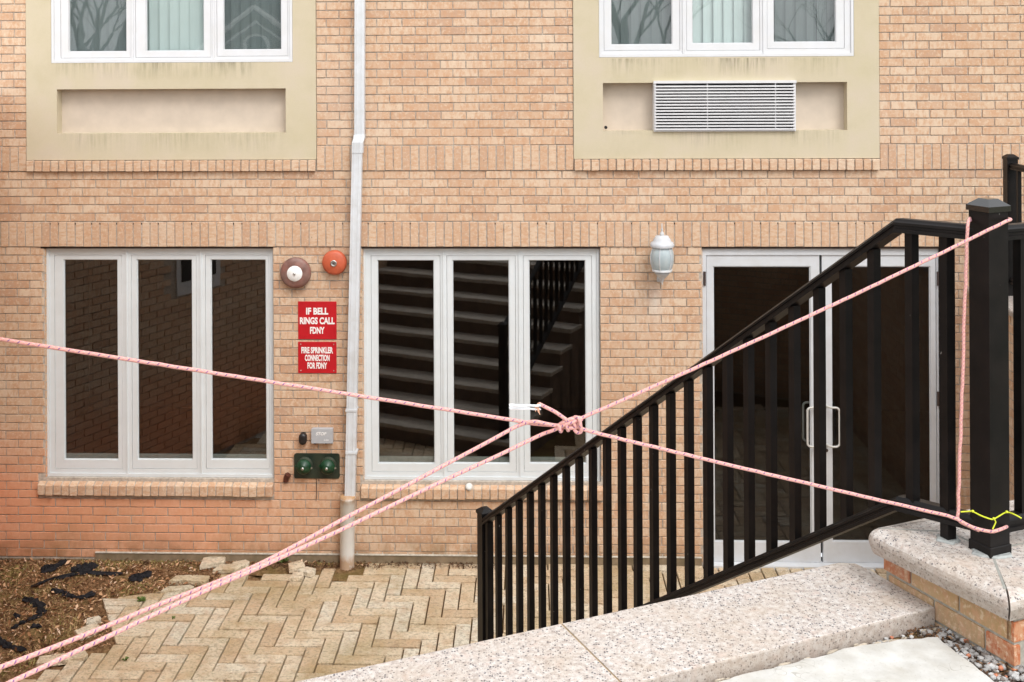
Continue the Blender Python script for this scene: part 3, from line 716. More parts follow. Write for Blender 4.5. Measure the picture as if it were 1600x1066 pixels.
# signs with raised white lettering
def text_mesh(s, size, sx, weight, align='CENTER', shear=0):
    cu = bpy.data.curves.new('t', 'FONT'); cu.body = s; cu.size = size; cu.align_x = align; cu.align_y = 'CENTER'; cu.offset = weight; cu.extrude = .0008; cu.shear = shear
    cu.resolution_u = 3
    o = bpy.data.objects.new('t', cu); C.objects.link(o)
    dg = bpy.context.evaluated_depsgraph_get(); me = bpy.data.meshes.new_from_object(o.evaluated_get(dg)); bpy.data.objects.remove(o)
    for v in me.vertices: v.co = Vector((v.co.x * sx, -v.co.z, v.co.y))
    return me
def sign(r, lines, lab, screws):
    t = thing('sign', lab, 'sign', ((r[0]+r[1])/2, YW, r[2]), 'red fire notices under the bells')
    put('plate', MB().cbox(r[0], r[1], YW - .008, YW - .0025, r[2], r[3], .0015), M_RED, t)
    for (txt, py, size, wd_) in lines:
        me = text_mesh(txt, size, 1, size * .040); xs = [v.co.x for v in me.vertices]; w0 = max(xs) - min(xs); k = wd_ / w0; cx = (max(xs) + min(xs)) / 2
        for v in me.vertices: v.co.x = (v.co.x - cx) * k
        zs = [v.co.z for v in me.vertices]; cz = (max(zs) + min(zs)) / 2
        for v in me.vertices: v.co.z -= cz
        o = put('lettering', None, M_WHITE, t, me=me); o.location = ((r[0]+r[1])/2, YW - .0085, W(496, py).z)
    for sx_ in ((r[0]+.022), (r[1]-.022)):
        for sz in ((r[2]+.020), (r[3]-.020)) if screws else ():
            put('screw', MB().lathe([(.005, 0), (.005, .002), (.002, .003)], (sx_, YW - .008, sz), (0,-1,0), 8), M_STEEL, t)
px2m = 1 / 196.
sign(rect(466, 471, 526, 530), [('IF BELL', 486, .072, 35*px2m), ('RINGS CALL', 501, .072, 55*px2m), ('FDNY', 516, .072, 23*px2m)], 'upper red sign reading IF BELL RINGS CALL FDNY', False)
sign(rect(466, 534, 526, 583), [('FIRE SPRINKLER', 547, .066, 50*px2m), ('CONNECTION', 559, .066, 39*px2m), ('FOR FDNY', 571, .066, 31*px2m)], 'lower red sign reading FIRE SPRINKLER CONNECTION FOR FDNY', True)

# grey box, black vent, sprinkler inlets, rusty stub, wire
r = rect(488, 667, 522, 690)
t = thing('junction_box', 'small grey metal box above the green sprinkler plate', 'box', ((r[0]+r[1])/2, YW, r[2]))
put('box_body', MB().cbox(r[0]+.004, r[1]-.004, YW - .045, YW, r[2]+.003, r[3]-.003, .003), M_SHEET, t)
put('box_cover', MB().cbox(r[0], r[1], YW - .052, YW - .044, r[2], r[3], .002), M_SHEET, t)
me = text_mesh('STOP', .034, 1, .0006, shear=.25); o = put('lettering', None, M_WHITE, t, me=me); o.location = (W(503, 674).x, YW - .0525, W(503, 675).z)
me = text_mesh('ALARM', .013, 1, .0002); o = put('lettering', None, M_WHITE, t, me=me); o.location = (W(511.5, 684).x, YW - .0525, W(511, 684.5).z)
for x_ in (493, 510):
    p_ = W(x_, 691.5); put('conduit_stub', MB().tube([(p_.x, YW - .02, p_.z - .006), (p_.x, YW - .02, p_.z + .012)], .008, 8), M_HINGE, t)
p_ = W(474, 684.5)
mb = MB(); n = 20; vs = []
for (s, y) in ((1.0, 0), (1.0, -.03), (.86, -.042), (.5, -.046)):
    for k in range(n):
        an = 2*math.pi*k/n; x, z_ = .031*math.cos(an)*s, .031*math.sin(an)*s + (.016 if math.sin(an) > 0 else -.016)*s
        vs.append((p_.x + x, YW + y, p_.z + z_))
mb.add(vs, [(i_*n+k, i_*n+(k+1)%n, (i_+1)*n+(k+1)%n, (i_+1)*n+k) for i_ in range(3) for k in range(n)] + [tuple(range(3*n, 4*n))], .5, True)
put('vent_cap', mb, simple('black_plastic', (.014, .012, .012), .4), None, 'black oval cap on the bricks left of the grey box', 'cap')

r = rect(460, 708, 531, 747)
M_GRN_D = simple('dark_green_plate', (.012, .024, .016), .45, var=.35, scale=25, dirt=(.05,.055,.03), dirt_amt=.5)
M_GRN = simple('green_enamel', (.007, .045, .018), .35, var=.25, scale=30)
t = thing('sprinkler_connection', 'dark green plate with two capped green hose inlets', 'fire inlet', ((r[0]+r[1])/2, YW, r[2]))
mb = MB(); bm = bmesh.new(); bmesh.ops.create_cube(bm, size=1)
for v in bm.verts: v.co = Vector((r[0] if v.co.x < 0 else r[1], YW - .014 if v.co.y < 0 else YW - .001, r[2] if v.co.z < 0 else r[3]))
ed = [e for e in bm.edges if abs(e.verts[0].co.y - e.verts[1].co.y) > .005]
bmesh.ops.bevel(bm, geom=ed, offset=.018, segments=4, profile=.5, affect='EDGES'); bm.verts.index_update()
mb.add([v.co for v in bm.verts], [[v.index for v in f.verts] for f in bm.faces]); bm.free()
put('plate', mb, M_GRN_D, t)
for px_ in (477, 514):
    c = W(px_, 725); o_ = (c.x, YW - .014, c.z)
    put('inlet', MB().lathe([(.062, 0), (.060, .012), (.052, .018), (.050, .050)], o_, (0,-1,0), 24), simple('grey_green_brass', (.07,.085,.06), .4, metal=.4), t)
    cp = put('cap', MB().lathe([(.030,.048), (.060, .050), (.060, .066), (.050, .072), (.048, .082), (.034, .086), (.032, .096), (.012, .098)], o_, (0,-1,0), 24), M_GRN, t)
    for s in (-1, 1):
        put('lug', MB().box(c.x + s*.058 - .012, c.x + s*.058 + .012, YW - .080, YW - .066, c.z - .005 - .008*s, c.z + .007 - .008*s), M_STEEL if s > 0 else M_GRN, cp)
    put('cap_bolt', MB().lathe([(.012, .096), (.012, .104), (.005, .108), (.002, .108)], o_, (0,-1,0), 10), M_STEEL, cp)
M_RUST = simple('dark_rust', (.085, .022, .010), .9, var=.4, scale=60, bmp=.8)
p_ = W(449, 744)
put('rusty_stub', MB().tube([(p_.x - .010, YW - .02, p_.z - .038), (p_.x - .006, YW - .022, p_.z - .01), (p_.x + .012, YW - .03, p_.z + .018), (p_.x + .02, YW - .022, p_.z + .03)], [.020, .022, .026, .016], 7, smooth=False), M_RUST, None, 'short rusted pipe stub beside the green inlet plate', 'pipe stub')
a, b = W(494.5, 748), W(494.5, 782)
put('hanging_wire', MB().tube([(a.x, YW - .010, a.z), (a.x + .002, YW - .008, (a.z+b.z)/2), (b.x - .001, YW - .010, b.z)], .0028, 6), M_HINGE, None, 'thin dark wire hanging below the green inlet plate', 'wire')
p_ = W(733, 757)
put('plastic_cap', MB().lathe([(.010,-.006), (.030, 0), (.030, .012), (.020, .020), (.006, .018)], (p_.x, YW - .025, p_.z - .012), (.1,-.8,.6), 14), simple('milky_plastic', (.62,.60,.56), .5), None, 'small white plastic cap lying on the brick sill of the middle window', 'cap')

# wall lantern
lc = W(1031, 400); lx = lc.x; ly = YW - .155
M_LAMP = simple('chalky_white_lamp_paint', (.55, .575, .61), .55, var=.08, scale=25, dirt=(.50,.46,.38), dirt_amt=.5)
def lamp_glass():
    mt, t, b = new_mat('frosted_lamp_glass'); p = pos(t)
    t.links.new(ramp(t, noise(t, p, 20, 3), [(.3, (.46,.55,.58)), (.7, (.56,.64,.66))]), b.inputs['Base Color']); b.inputs['Roughness'].default_value = .25; b.inputs['Specular IOR Level'].default_value = .6
    b.inputs['Transmission Weight'].default_value = .25; return mt
M_LG = lamp_glass()
t = thing('wall_lantern', 'white carriage lantern with curved glass on the brick beside the door', 'lantern', (lx, YW, lc.z))
Z = lambda py: W(1031, py, ly).z
fin = [(.002, Z(349)), (.005, Z(352)), (.004, Z(356)), (.010, Z(359)), (.005, Z(361)), (.016, Z(364)), (.017, Z(367)), (.010, Z(369))]
put('finial', MB().lathe([(r_, z_) for r_, z_ in reversed(fin)], (lx, ly, 0), (0,0,1), 14), M_LAMP, t)
cap = [(.090, Z(386)), (.094, Z(383)), (.088, Z(379)), (.070, Z(377)), (.068, Z(374)), (.055, Z(371)), (.050, Z(368.5)), (.014, Z(368))]
put('cap', MB().lathe(cap, (lx, ly, 0), (0,0,1), 24), M_LAMP, t)
prof = [(.072, Z(386)), (.083, Z(391)), (.091, Z(397)), (.093, Z(404)), (.090, Z(411)), (.080, Z(418)), (.074, Z(421))]
nseg = 6
for k in range(nseg):     # curved panes between the ribs
    a0, a1 = 2*math.pi*(k-.5)/nseg + .2, 2*math.pi*(k+.5)/nseg + .2; m_ = MB(); vs = []
    for r_, z_ in prof:
        for j in range(5):
            an = a0 + (a1-a0)*j/4; vs.append((lx + r_*.985*math.sin(an), ly - r_*.985*math.cos(an), z_))
    m_.add(vs, [(i_*5+j+1, i_*5+j, (i_+1)*5+j, (i_+1)*5+j+1) for i_ in range(len(prof)-1) for j in range(4)], .5, True)
    put('lamp_pane', m_, M_LG, t)
    put('rib', MB().tube([(lx + r_*math.sin(a0), ly - r_*math.cos(a0), z_) for r_, z_ in prof], .0045, 6), M_LAMP, t)
put('collar', MB().lathe([(.078, Z(424)), (.080, Z(421.5)), (.074, Z(420.5))], (lx, ly, 0), (0,0,1), 24), M_LAMP, t)
put('lower_cup', MB().lathe([(.004, Z(445)), (.006, Z(441)), (.012, Z(439)), (.016, Z(436)), (.038, Z(432)), (.055, Z(428)), (.060, Z(427)), (.050, Z(424.5)), (.070, Z(424))], (lx, ly, 0), (0,0,1), 16), M_LAMP, t)
put('backplate', MB().cbox(lx - .026, lx + .026, YW - .022, YW - .004, Z(446), Z(412), .004), M_LAMP, t)
put('arm', MB().tube([(lx, YW - .02, Z(440)), (lx, YW - .07, Z(444)), (lx, ly + .01, Z(440)), (lx, ly, Z(434))], .009, 8), M_LAMP, t)

# ------------------------------------------------------------------ courtyard: earth, paving
AW = -2.76                                # side wall of the stairs (plan coordinate a)
ST_B, ST_RISE, ST_RUN, ST_N = .69, 2.271 / 13, .268, 13
xL, xR, yA = -4.9, 4.3, 3.0
def gz(x, y):
    return -.034
mb = MB(); nx, ny = 90, 60
X = np.linspace(-4.95, -.9, nx); Y = np.linspace(6.2, YW + .01, ny)
edge = [G(160, 935), G(182, 1008)]
def exposed(x, y):
    px, py, f = to_px((x, y, 0))
    if py > 1008: return py < 1062 - (px) * .297 - 4
    lim = 160 + (py - 935) * .30
    if px < lim - 4: return True
    if py < 935 - (px - 160) * .125 and px < 345: return True
    if py < 893 and px < 400: return True
    return py < 884 and px < 590
from mathutils import noise as mn
vs = []
for y in Y:
    for x in X:
        e = exposed(x, y); nz = mn.fractal(Vector((x*5, y*5, 0)), 1.0, 2.0, 4)
        vs.append((x, y, (-.008 + .016*nz) if e else -.036))
mb.add(vs, [(j*nx+i_, j*nx+i_+1, (j+1)*nx+i_+1, (j+1)*nx+i_) for j in range(ny-1) for i_ in range(nx-1)], .5, True)
put('ground', mb, M_DIRT, kind='structure')
put('paving_bed', MB().add([(-.899, 3.0, -.022), (5.2, 3.0, -.022), (5.2, YW + .01, -.022), (-.899, YW + .01, -.022)], [(0,1,2,3)]), M_JOINT, kind='structure')
put('paving_bed', MB().add([(-4.95, 3.0, -.024), (-.899, 3.0, -.024), (-.899, YW + .01, -.024), (-4.95, YW + .01, -.024)], [(0,1,2,3)]), M_JOINT, kind='structure') if False else None
pav = thing('paving', 'cream herringbone pavers in front of the building', None, (0, 8, 0), kind='structure')
UW = .1115
anc = G(719.5, 919.5); ox, oy = anc.x - 3*UW, anc.y
def paver_poly(i_, j_, horiz):
    if horiz: x0, y0, x1, y1 = i_, j_, i_+3, j_+1
    else: x0, y0, x1, y1 = i_, j_, i_+1, j_+3
    g_ = .0052
    return [(ox + x0*UW + g_, oy + y0*UW + g_), (ox + x1*UW - g_, oy + y0*UW + g_), (ox + x1*UW - g_, oy + y1*UW - g_), (ox + x0*UW + g_, oy + y1*UW - g_)]
def clip(poly, a, b):          # keep the part left of a->b
    out = []; n = len(poly)
    def sd_(p): return (b[0]-a[0])*(p[1]-a[1]) - (b[1]-a[1])*(p[0]-a[0])
    for k in range(n):
        p, q = poly[k], poly[(k+1) % n]; sp, sq = sd_(p), sd_(q)
        if sp >= 0: out.append(p)
        if sp * sq < 0:
            t_ = sp / (sp - sq); out.append((p[0]+(q[0]-p[0])*t_, p[1]+(q[1]-p[1])*t_))
    return out
def area(poly): return .5*sum(poly[k][0]*poly[(k+1)%len(poly)][1] - poly[(k+1)%len(poly)][0]*poly[k][1] for k in range(len(poly)))
def gxy(px, py): v = G(px, py); return (v.x, v.y)
eA, eB, eC = gxy(160, 935), gxy(182, 1008), gxy(350, 912)
stairs_far = ST_B + ST_RUN * (ST_N - 1)
pvs = []
for c in range(-60, 60):
    for d in range(-20, 20):
        i0, j0 = c + 6*d, c
        for hz, (i_, j_) in ((True, (i0, j0)), (False, (i0+3, j0-2))):
            if abs(j_) > 40: continue
            pl = paver_poly(i_, j_, hz); cx = sum(p[0] for p in pl)/4; cy = sum(p[1] for p in pl)/4
            if cy > YW + .1 or cy < 5.0 or cx < -4.6 or cx > 3.6: continue
            loc = Vector((cx, cy, 0)) - SO; la, lb = loc.dot(SU), loc.dot(SN)
            if la < .35 and lb < stairs_far - .1: continue
            if la < AW + .12: continue
            px, py, f = to_px((cx, cy, 0))
            pl = clip(pl, (XL, YW - .018), (XL - 1, YW - .018))
            if len(pl) < 3: continue
            if py <= 1016:
                if px < 260 : pl = clip(pl, eA, eB)[::1]
                if len(pl) >= 3 and px < 335: pl = clip(pl, eC, eA)
                if px >= 335 and py < 893 + max(0, (400 - px)*.3) and px < 400: continue
                if px < 545 and px >= 335 and py < 893 - (px > 470)*4: continue
                if 525 < px < 572 and py < 897: continue
            else:
                if py < 1064 - px * .297: continue
            if len(pl) < 3: continue
            ar = area(pl)
            if ar < .0016: continue
            pvs.append((pl, abs(ar - (3*UW-.007)*(UW-.007)) < 1e-5, hz, px, py))
vis = [p for p in pvs if -40 < p[3] < 1640 and p[4] < 1120]
vis.sort(key=lambda p: -p[4]); 
pm = {}
for hz in (True, False):
    pm[hz] = []
    for _ in range(14):
        w, d = (3*UW-.007)/2, (UW-.007)/2
        if not hz: w, d = d, w
        poly = [(-w,-d),(w,-d),(w,d),(-w,d)]
        # slightly chipped outline
        out = []
        for k in range(4):
            p0, p1 = Vector(poly[k]), Vector(poly[(k+1)%4]); out.append(tuple(p0 + Vector((random.uniform(-.0035,.0035), random.uniform(-.0035,.0035)))))
            for q in (.33, .66): 
                v = p0.lerp(p1, q); inn = -v.normalized()*random.uniform(0,.0045); out.append(tuple(v + inn))
        me = MB().prism(out, -.06, 0, random.random(), .0035).mesh('paver'); me.materials.append(M_PAVER); pm[hz].append(me)
rest = MB(); cnt = 0
for (pl, fullp, hz, px, py) in vis:
    dz = random.uniform(-.006, .004)
    if cnt < 300:
        cnt += 1
        if fullp:
            o = put('paver', None, None, pav, me=random.choice(pm[hz])); o.location = (sum(p[0] for p in pl)/4, sum(p[1] for p in pl)/4, dz)
            o.rotation_euler = (random.uniform(-.014,.014), random.uniform(-.014,.014), random.uniform(-.012,.012))
        else: put('paver', MB().prism(pl, -.06, dz, random.random(), .003), M_PAVER, pav)
    else: rest.prism(pl, -.06, dz, random.random(), .003)
hid = [p for p in pvs if not (-40 < p[3] < 1640 and p[4] < 1120)]
for (pl, fullp, hz, px, py) in hid: rest.prism(pl, -.06, random.uniform(-.004, .003), random.random(), .003)
if rest.f: put('paver_field', rest, M_PAVER, pav, kind='stuff')

# broken and loose pavers along the ragged top edge
def shard(px, py, w, d, rot, lab, zb=-.004, h=.035, cut=None, mat=None):
    c = G(px, py); pts = []
    n = 5 if cut is None else cut
    base = [(-w/2,-d/2),(w/2,-d/2*random.uniform(.7,1)),(w/2*random.uniform(.8,1),d/2),(-w/2*random.uniform(.5,1),d/2*random.uniform(.8,1))]
    if n == 5: base.insert(2, (w*.58, random.uniform(-.1,.2)*d))
    ca, sa = math.cos(rot), math.sin(rot)
    pl = [(c.x + x*ca - y*sa, c.y + x*sa + y*ca) for x, y in base]
    return put('loose_paver', MB().prism(pl, zb, zb + h, random.uniform(.5,1), .004), mat or M_PAVER, None, lab, 'paver', 'broken pavers along the edge of the earth')
for a_ in ((331,882,.19,.15,.3,'pointed broken paver nearest the foot of the wall left of the ropes',.0),
           (354,890,.20,.10,.1,'flat chipped paver just below the pointed broken one',-.01),
           (283,908,.16,.10,.05,'whole pale paver end at the left of the broken row',-.008),
           (310,908,.15,.10,-.1,'broken paver between the pale end and the ropes',-.01),
           (374,886,.14,.11,.4,'broken paver half under the pink ropes',-.005),
           (276,922,.22,.07,.15,'thin cracked paver strip above the paved corner',-.014),
           (461,891,.13,.12,.5,'tan paver lying askew right of the small weed',.01),
           (479,897,.13,.10,-.5,'tilted tan paver leaning on its neighbour near the pipe',.002),
           (463,905,.10,.10,.1,'small white square stone among the pavers near the pipe',.0)):
    shard(*a_[:6], zb=a_[6])
for k, (px_, py_, w, d, r_, lab) in enumerate(((145, 971, .10, .08, .5, 'small pale stone chip lying in the earth beside the cut paving'), (136, 988, .17, .13, .9, 'larger pale paver piece half buried beside the ropes'), (95, 1030, .30, .1, .25, 'pale paver sunk in the earth at the lower left'))):
    o = shard(px_, py_, w, d, r_, lab, zb=-.018)
# leaf litter, thin grass, crumbs
def scatter(name, n, mat, fn, kind='stuff', lab=None, cat=None):
    V, F, T = [], [], []
    for k in range(n):
        r = fn()
        if r is None: continue
        vs, fs, t_ = r; b_ = len(V); V += vs; F += [tuple(i_+b_ for i_ in f) for f in fs]; T += [t_]*len(fs)
    m_ = MB(); m_.v, m_.f, m_.t, m_.sm = V, F, T, [False]*len(F)
    return put(name, m_, mat, None, lab, cat, None, kind)
def rnd_ground():
    for _ in range(20):
        x, y = random.uniform(-4.4, -1.0), random.uniform(6.9, YW - .01)
        if exposed(x, y): return x, y
    return None
def leaf(x, y, z, s, tone=None):
    a_ = random.uniform(0, 6.28); tx, ty = random.uniform(-.6,.6), random.uniform(-.6,.6)
    l, w = s*random.uniform(.8,1.4), s*random.uniform(.25,.55); ca, sa = math.cos(a_), math.sin(a_)
    pts = [(-l/2,0,0),(0,-w/2,.15*w),(l/2,0,0),(0,w/2,.15*w)]
    vs = [(x + p*ca - q*sa, y + p*sa + q*ca, z + abs(s)*.35 + p*tx + q*ty + c) for p, q, c in pts]
    return vs, [(0,1,2,3)], random.random()**1.3 if tone is None else tone
def f_leaf():
    g_ = rnd_ground()
    if not g_: return None
    return leaf(g_[0], g_[1], -.008 + random.uniform(-.004,.008), (random.uniform(.008,.024) if random.random() < .90 else random.uniform(.025,.048)))
scatter('leaf_litter', 15000, M_LEAF, f_leaf)
def f_blade():
    g_ = rnd_ground()
    if not g_: return None
    x, y = g_; dens = mn.noise(Vector((x*2.2, y*2.2, 3)))
    if dens < random.uniform(-.15, .30): return None
    a_ = random.uniform(0, 6.28); h = random.uniform(.008,.026); ln = random.uniform(1.0, 3.0)*h; w = .0018
    green = dens > .15 and random.random() < .55
    dx, dy = math.cos(a_)*ln, math.sin(a_)*ln
    vs = [(x-w,y,-.015),(x+w,y,-.015),(x+dx*.5+w*.7,y+dy*.5,-.01+h*.7),(x+dx*.5-w*.7,y+dy*.5,-.01+h*.7),(x+dx,y+dy,-.01+h)]
    return vs, [(0,1,2,3),(3,2,4)], random.uniform(0,.35) if green else random.uniform(.45,1)
scatter('grass', 15000, M_GRASS, f_blade)
def f_joint():          # crumbs of earth and leaf in the gap at the foot of the wall
    px = random.uniform(400, 780); x = W(px, 880).x; y = YW - .02 - abs(random.gauss(0, .05)) - (.06*random.random() if px < 600 else 0)
    return leaf(x, y, random.uniform(-.02,.006), random.uniform(.010,.026), random.random()**1.6*.8)
scatter('leaf_crumbs', 1300, M_CRUMBLEAF, f_joint)
put('soil_strip', MB().add([(W(385,880).x, YW-.22, -.016), (W(600,880).x, YW-.36, -.016), (W(605,880).x, YW-.01, -.006), (W(385,880).x, YW-.01, -.006)], [(0,1,2,3)]), M_DIRT, kind='stuff')
# long dry stalks lying across the earth
for k, (a_, b_, lab) in enumerate((((102, 930), (125, 905), 'dry stalk lying across the earth below the torn fabric'), ((68, 951), (132, 940), 'long dry stalk lying left of the cut paving corner'))):
    p, q = G(*a_, .02), G(*b_, .02); put('dry_stalk', MB().tube([p, p.lerp(q, .5) + Vector((0,0,.012)), q], .0018, 5), M_LEAF, None, lab, 'stalk')
# torn strips of black landscape fabric
def fabric(pts, w, lab):
    p = [G(x, y, .012) for x, y in pts]; m_ = MB(); vs = []; ncol = 7
    path = []
    for k in range(len(p)-1):
        for q in range(4): path.append(p[k].lerp(p[k+1], q/4))
    path.append(p[-1])
    for k, c in enumerate(path):
        d = (path[min(k+1,len(path)-1)] - path[max(k-1,0)]).normalized(); s = Vector((-d.y, d.x, 0)); ww = w*(.45+.8*random.random())*(.4 if k in (0, len(path)-1) else 1)
        for j in range(ncol):
            u = (j/(ncol-1)-.5); q = c + s*ww*u*2 + Vector((random.uniform(-.013,.013), random.uniform(-.013,.013), 0))
            vs.append((q.x, q.y, .004 + .75*ww*max(0, math.cos(u*math.pi))*random.uniform(.3, 1.0) + random.uniform(0,.012)))
    n = len(path); fs = [(i_*ncol+j, i_*ncol+j+1, (i_+1)*ncol+j+1, (i_+1)*ncol+j) for i_ in range(n-1) for j in range(ncol-1)]
    m_.add(vs, fs, .5, False); nn = len(m_.v)
    m_.v += [(x, y, z_-.004) for x, y, z_ in m_.v]; m_.f += [tuple(reversed([i_+nn for i_ in f])) for f in fs]; m_.t += [.5]*len(fs); m_.sm += [False]*len(fs)
    return put('fabric_scrap', m_, M_FABRIC, None, lab, 'fabric', 'torn black fabric in the earth')
fabric([(66,889),(74,889),(86,886),(101,877)], .06, 'torn black fabric against the wall at the far left')
fabric([(110,893),(122,890),(132,886),(145,891)], .07, 'humped black fabric scrap second along the wall')
fabric([(50,917),(75,905),(112,898),(140,894),(190,897)], .018, 'long thin black fabric strip trailing across the earth')
fabric([(202,905),(212,903),(222,899),(234,895)], .05, 'black fabric scrap nearest the broken pavers')
fabric([(80,921),(98,925),(110,931),(128,933),(149,926)], .026, 'curved black fabric strip in the middle of the earth')
fabric([(38,935),(50,938),(62,946),(66,958)], .035, 'bent black fabric scrap left of the curved strip')
fabric([(18,981),(34,973),(50,965),(63,960)], .015, 'thin black fabric strip pointing down to the left')
fabric([(22,963),(30,962)], .03, 'small crumpled black fabric piece at the left edge')
fabric([(-8,997),(4,1004),(20,1011),(38,1015)], .028, 'black fabric strip leaving the picture at the lower left')
fabric([(52,977),(62,980)], .03, 'small black fabric knot below the thin strip')
# weeds
def weed(px, py, s, n, lab, z=0.0):
    c = G(px, py, z); m_ = MB()
    for k in range(n):
        a_ = random.uniform(0, 6.28); r_ = s*random.uniform(.35,.8); h = .7*s*random.uniform(.3,.9); w = s*.16
        dx, dy = math.cos(a_), math.sin(a_); sx_, sy_ = -dy*w, dx*w
        b_ = Vector((c.x, c.y, z)); mid = b_ + Vector((dx*r_*.55, dy*r_*.55, h)); tip = b_ + Vector((dx*r_, dy*r_, h*.75))
        m_.add([b_, mid + Vector((sx_,sy_,0)), tip, mid - Vector((sx_,sy_,0))], [(0,1,2),(0,2,3)], random.random())
    return put('weed', m_, M_GREEN, None, lab, 'weed', 'small weeds in the joints')
weed(443, 879, .075, 26, 'leafy green weed at the foot of the wall near the pipe')
weed(221, 940, .055, 20, 'small weed growing in the paved corner beside the earth')
weed(172, 868, .06, 14, 'thin weed against the cracked foundation at the left')
weed(196, 1032, .035, 18, 'tiny yellowish weed tuft where two pavers meet low on the left')
weed(271, 967, .03, 14, 'tiny weed in the joint under the ropes')

# ------------------------------------------------------------------ stairs, pier, pavement
def ab(pts): return [(L(a, b, 0).x, L(a, b, 0).y) for a, b in pts]
st = thing('stairs', 'steps going down to the courtyard behind the granite top slab', None, L(-1.2, 1, 0), kind='structure')
M_STEPT = simple('step_tread', (.42, .38, .33), .8, var=.15, scale=25, bmp=.3)
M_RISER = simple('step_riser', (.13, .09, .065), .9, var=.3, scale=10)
for k in range(1, ST_N):
    zt = 2.271 - k * ST_RISE; b0 = ST_B + (k-1) * ST_RUN
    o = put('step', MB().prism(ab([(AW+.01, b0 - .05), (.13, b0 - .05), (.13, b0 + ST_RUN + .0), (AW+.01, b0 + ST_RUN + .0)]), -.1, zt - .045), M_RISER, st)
    put('tread', MB().prism(ab([(AW+.012, b0 - .03), (.15, b0 - .03), (.15, b0 + ST_RUN + .022), (AW+.012, b0 + ST_RUN + .022)]), zt - .044, zt, c=.006), M_STEPT, st)
# granite top slabs
def stone(poly, flags, z0, z1, r, mat, name, parent, seg=5, gap=.003, wob=.0):
    n = len(poly); steps = []
    for k in range(seg + 1):
        an = math.pi/2 * k/seg; steps.append((r*(1-math.cos(an)) , z1 - r + r*math.sin(an)))
    if flags and z1 - z0 > 2*r - .001: low = [(r*(1-math.sin(math.pi/2*k/2)), z0 + r*(1-math.cos(math.pi/2*k/2))) for k in range(0, 2)]
    else: low = [(0, z0)]
    rings = low + steps if low[0][0] else [(0, z0)] + steps
    vs = []
    for d, z_ in rings:
        pl = inset(poly, [(d if fl else gap) for fl in flags]); vs += [(x, y, z_) for x, y in pl]
    m_ = MB(); R_ = len(rings)
    m_.add(vs, [(i_*n+k, i_*n+(k+1)%n, (i_+1)*n+(k+1)%n, (i_+1)*n+k) for i_ in range(R_-1) for k in range(n)], .5, False)
    m_.add(vs[-n:], [tuple(range(n))]); m_.add(vs[:n], [tuple(reversed(range(n)))])
    return put(name, m_, mat, parent)
ed = [.0, -1.137, -2.28, AW + .005]
for k in range(3):
    a1, a0 = ed[k], ed[k+1]
    if k == 0: poly = ab([(a0, .306), (-.019, .306), (-.019, .60), (-.03, .665), (-.075, .692), (a0, .69)]); fl = [1, 0, 0, 1, 1, 0]
    else: poly = ab([(a0, .306), (a1, .306), (a1, .69), (a0, .69)]); fl = [1, 0, 1, 0]
    stone(poly, fl, 2.227 - .02, 2.271, .006, M_GRANITE, 'granite_slab', st, 2)
put('slab_joint', MB().prism(ab([(-1.145, .31), (-1.129, .31), (-1.129, .686), (-1.145, .686)]), 2.2, 2.2685), simple('tan_joint', (.36,.26,.15), .95), st)
put('slab_base', MB().prism(ab([(AW+.01, .31), (.0, .31), (.0, .66), (AW+.01, .66)]), -.1, 2.206), M_RISER, st)

pr = thing('brick_pier', 'low brick pier with a rounded granite coping under the black post', 'pier', L(.2, .2, 2.2))
ZP = 2.45; RB = .040
CA, CF, CB = -.062, -.022, .545
cop = [([(CA,CF),(.137,.234),(.127,.399),(CA-.024,CB-.012),(CA-.036,CB-.040)], [0,0,0,1,1]), ([(CA,CF),(4.2,CF),(4.2,.234),(.137,.234)], [1,0,0,0]), ([(CA+.008,CB),(CA-.024,CB-.012),(.127,.399),(.137,.234),(4.2,.234),(4.2,CB)], [1,0,0,0,0,1])]
for pts, fl in cop:
    stone(ab(pts), fl, ZP - .088, ZP, RB, M_GRANITE, 'coping_stone', pr, 6, .0026)
# mortar bed seen in the coping joints
mbj = MB()
def jl(p, q, w=.008, zt=ZP + .0006):
    (a0, b0), (a1, b1) = p, q; dx, dy = a1-a0, b1-b0; l = math.hypot(dx, dy); nx_, ny_ = -dy/l*w/2, dx/l*w/2
    mbj.prism(ab([(a0-nx_, b0-ny_), (a1-nx_, b1-ny_), (a1+nx_, b1+ny_), (a0+nx_, b0+ny_)]) if True else None, ZP - .08, zt)
jl((CA+.03,CF+.045), (.137,.234)); jl((.137,.234), (.127,.399)); jl((.127,.399), (CA+.004,CB-.034)); jl((.14,.234), (4.1,.234))
for f_i in range(len(mbj.f)): pass
put('coping_joint', mbj, simple('grey_joint_mortar', (.30,.30,.27), .95, var=.15), pr)
put('pier_core', MB().prism(ab([(-.012, .01), (4.2, .01), (4.2, .53), (-.012, .53)]), -.1, ZP - .089), M_MORTAR_D, pr)
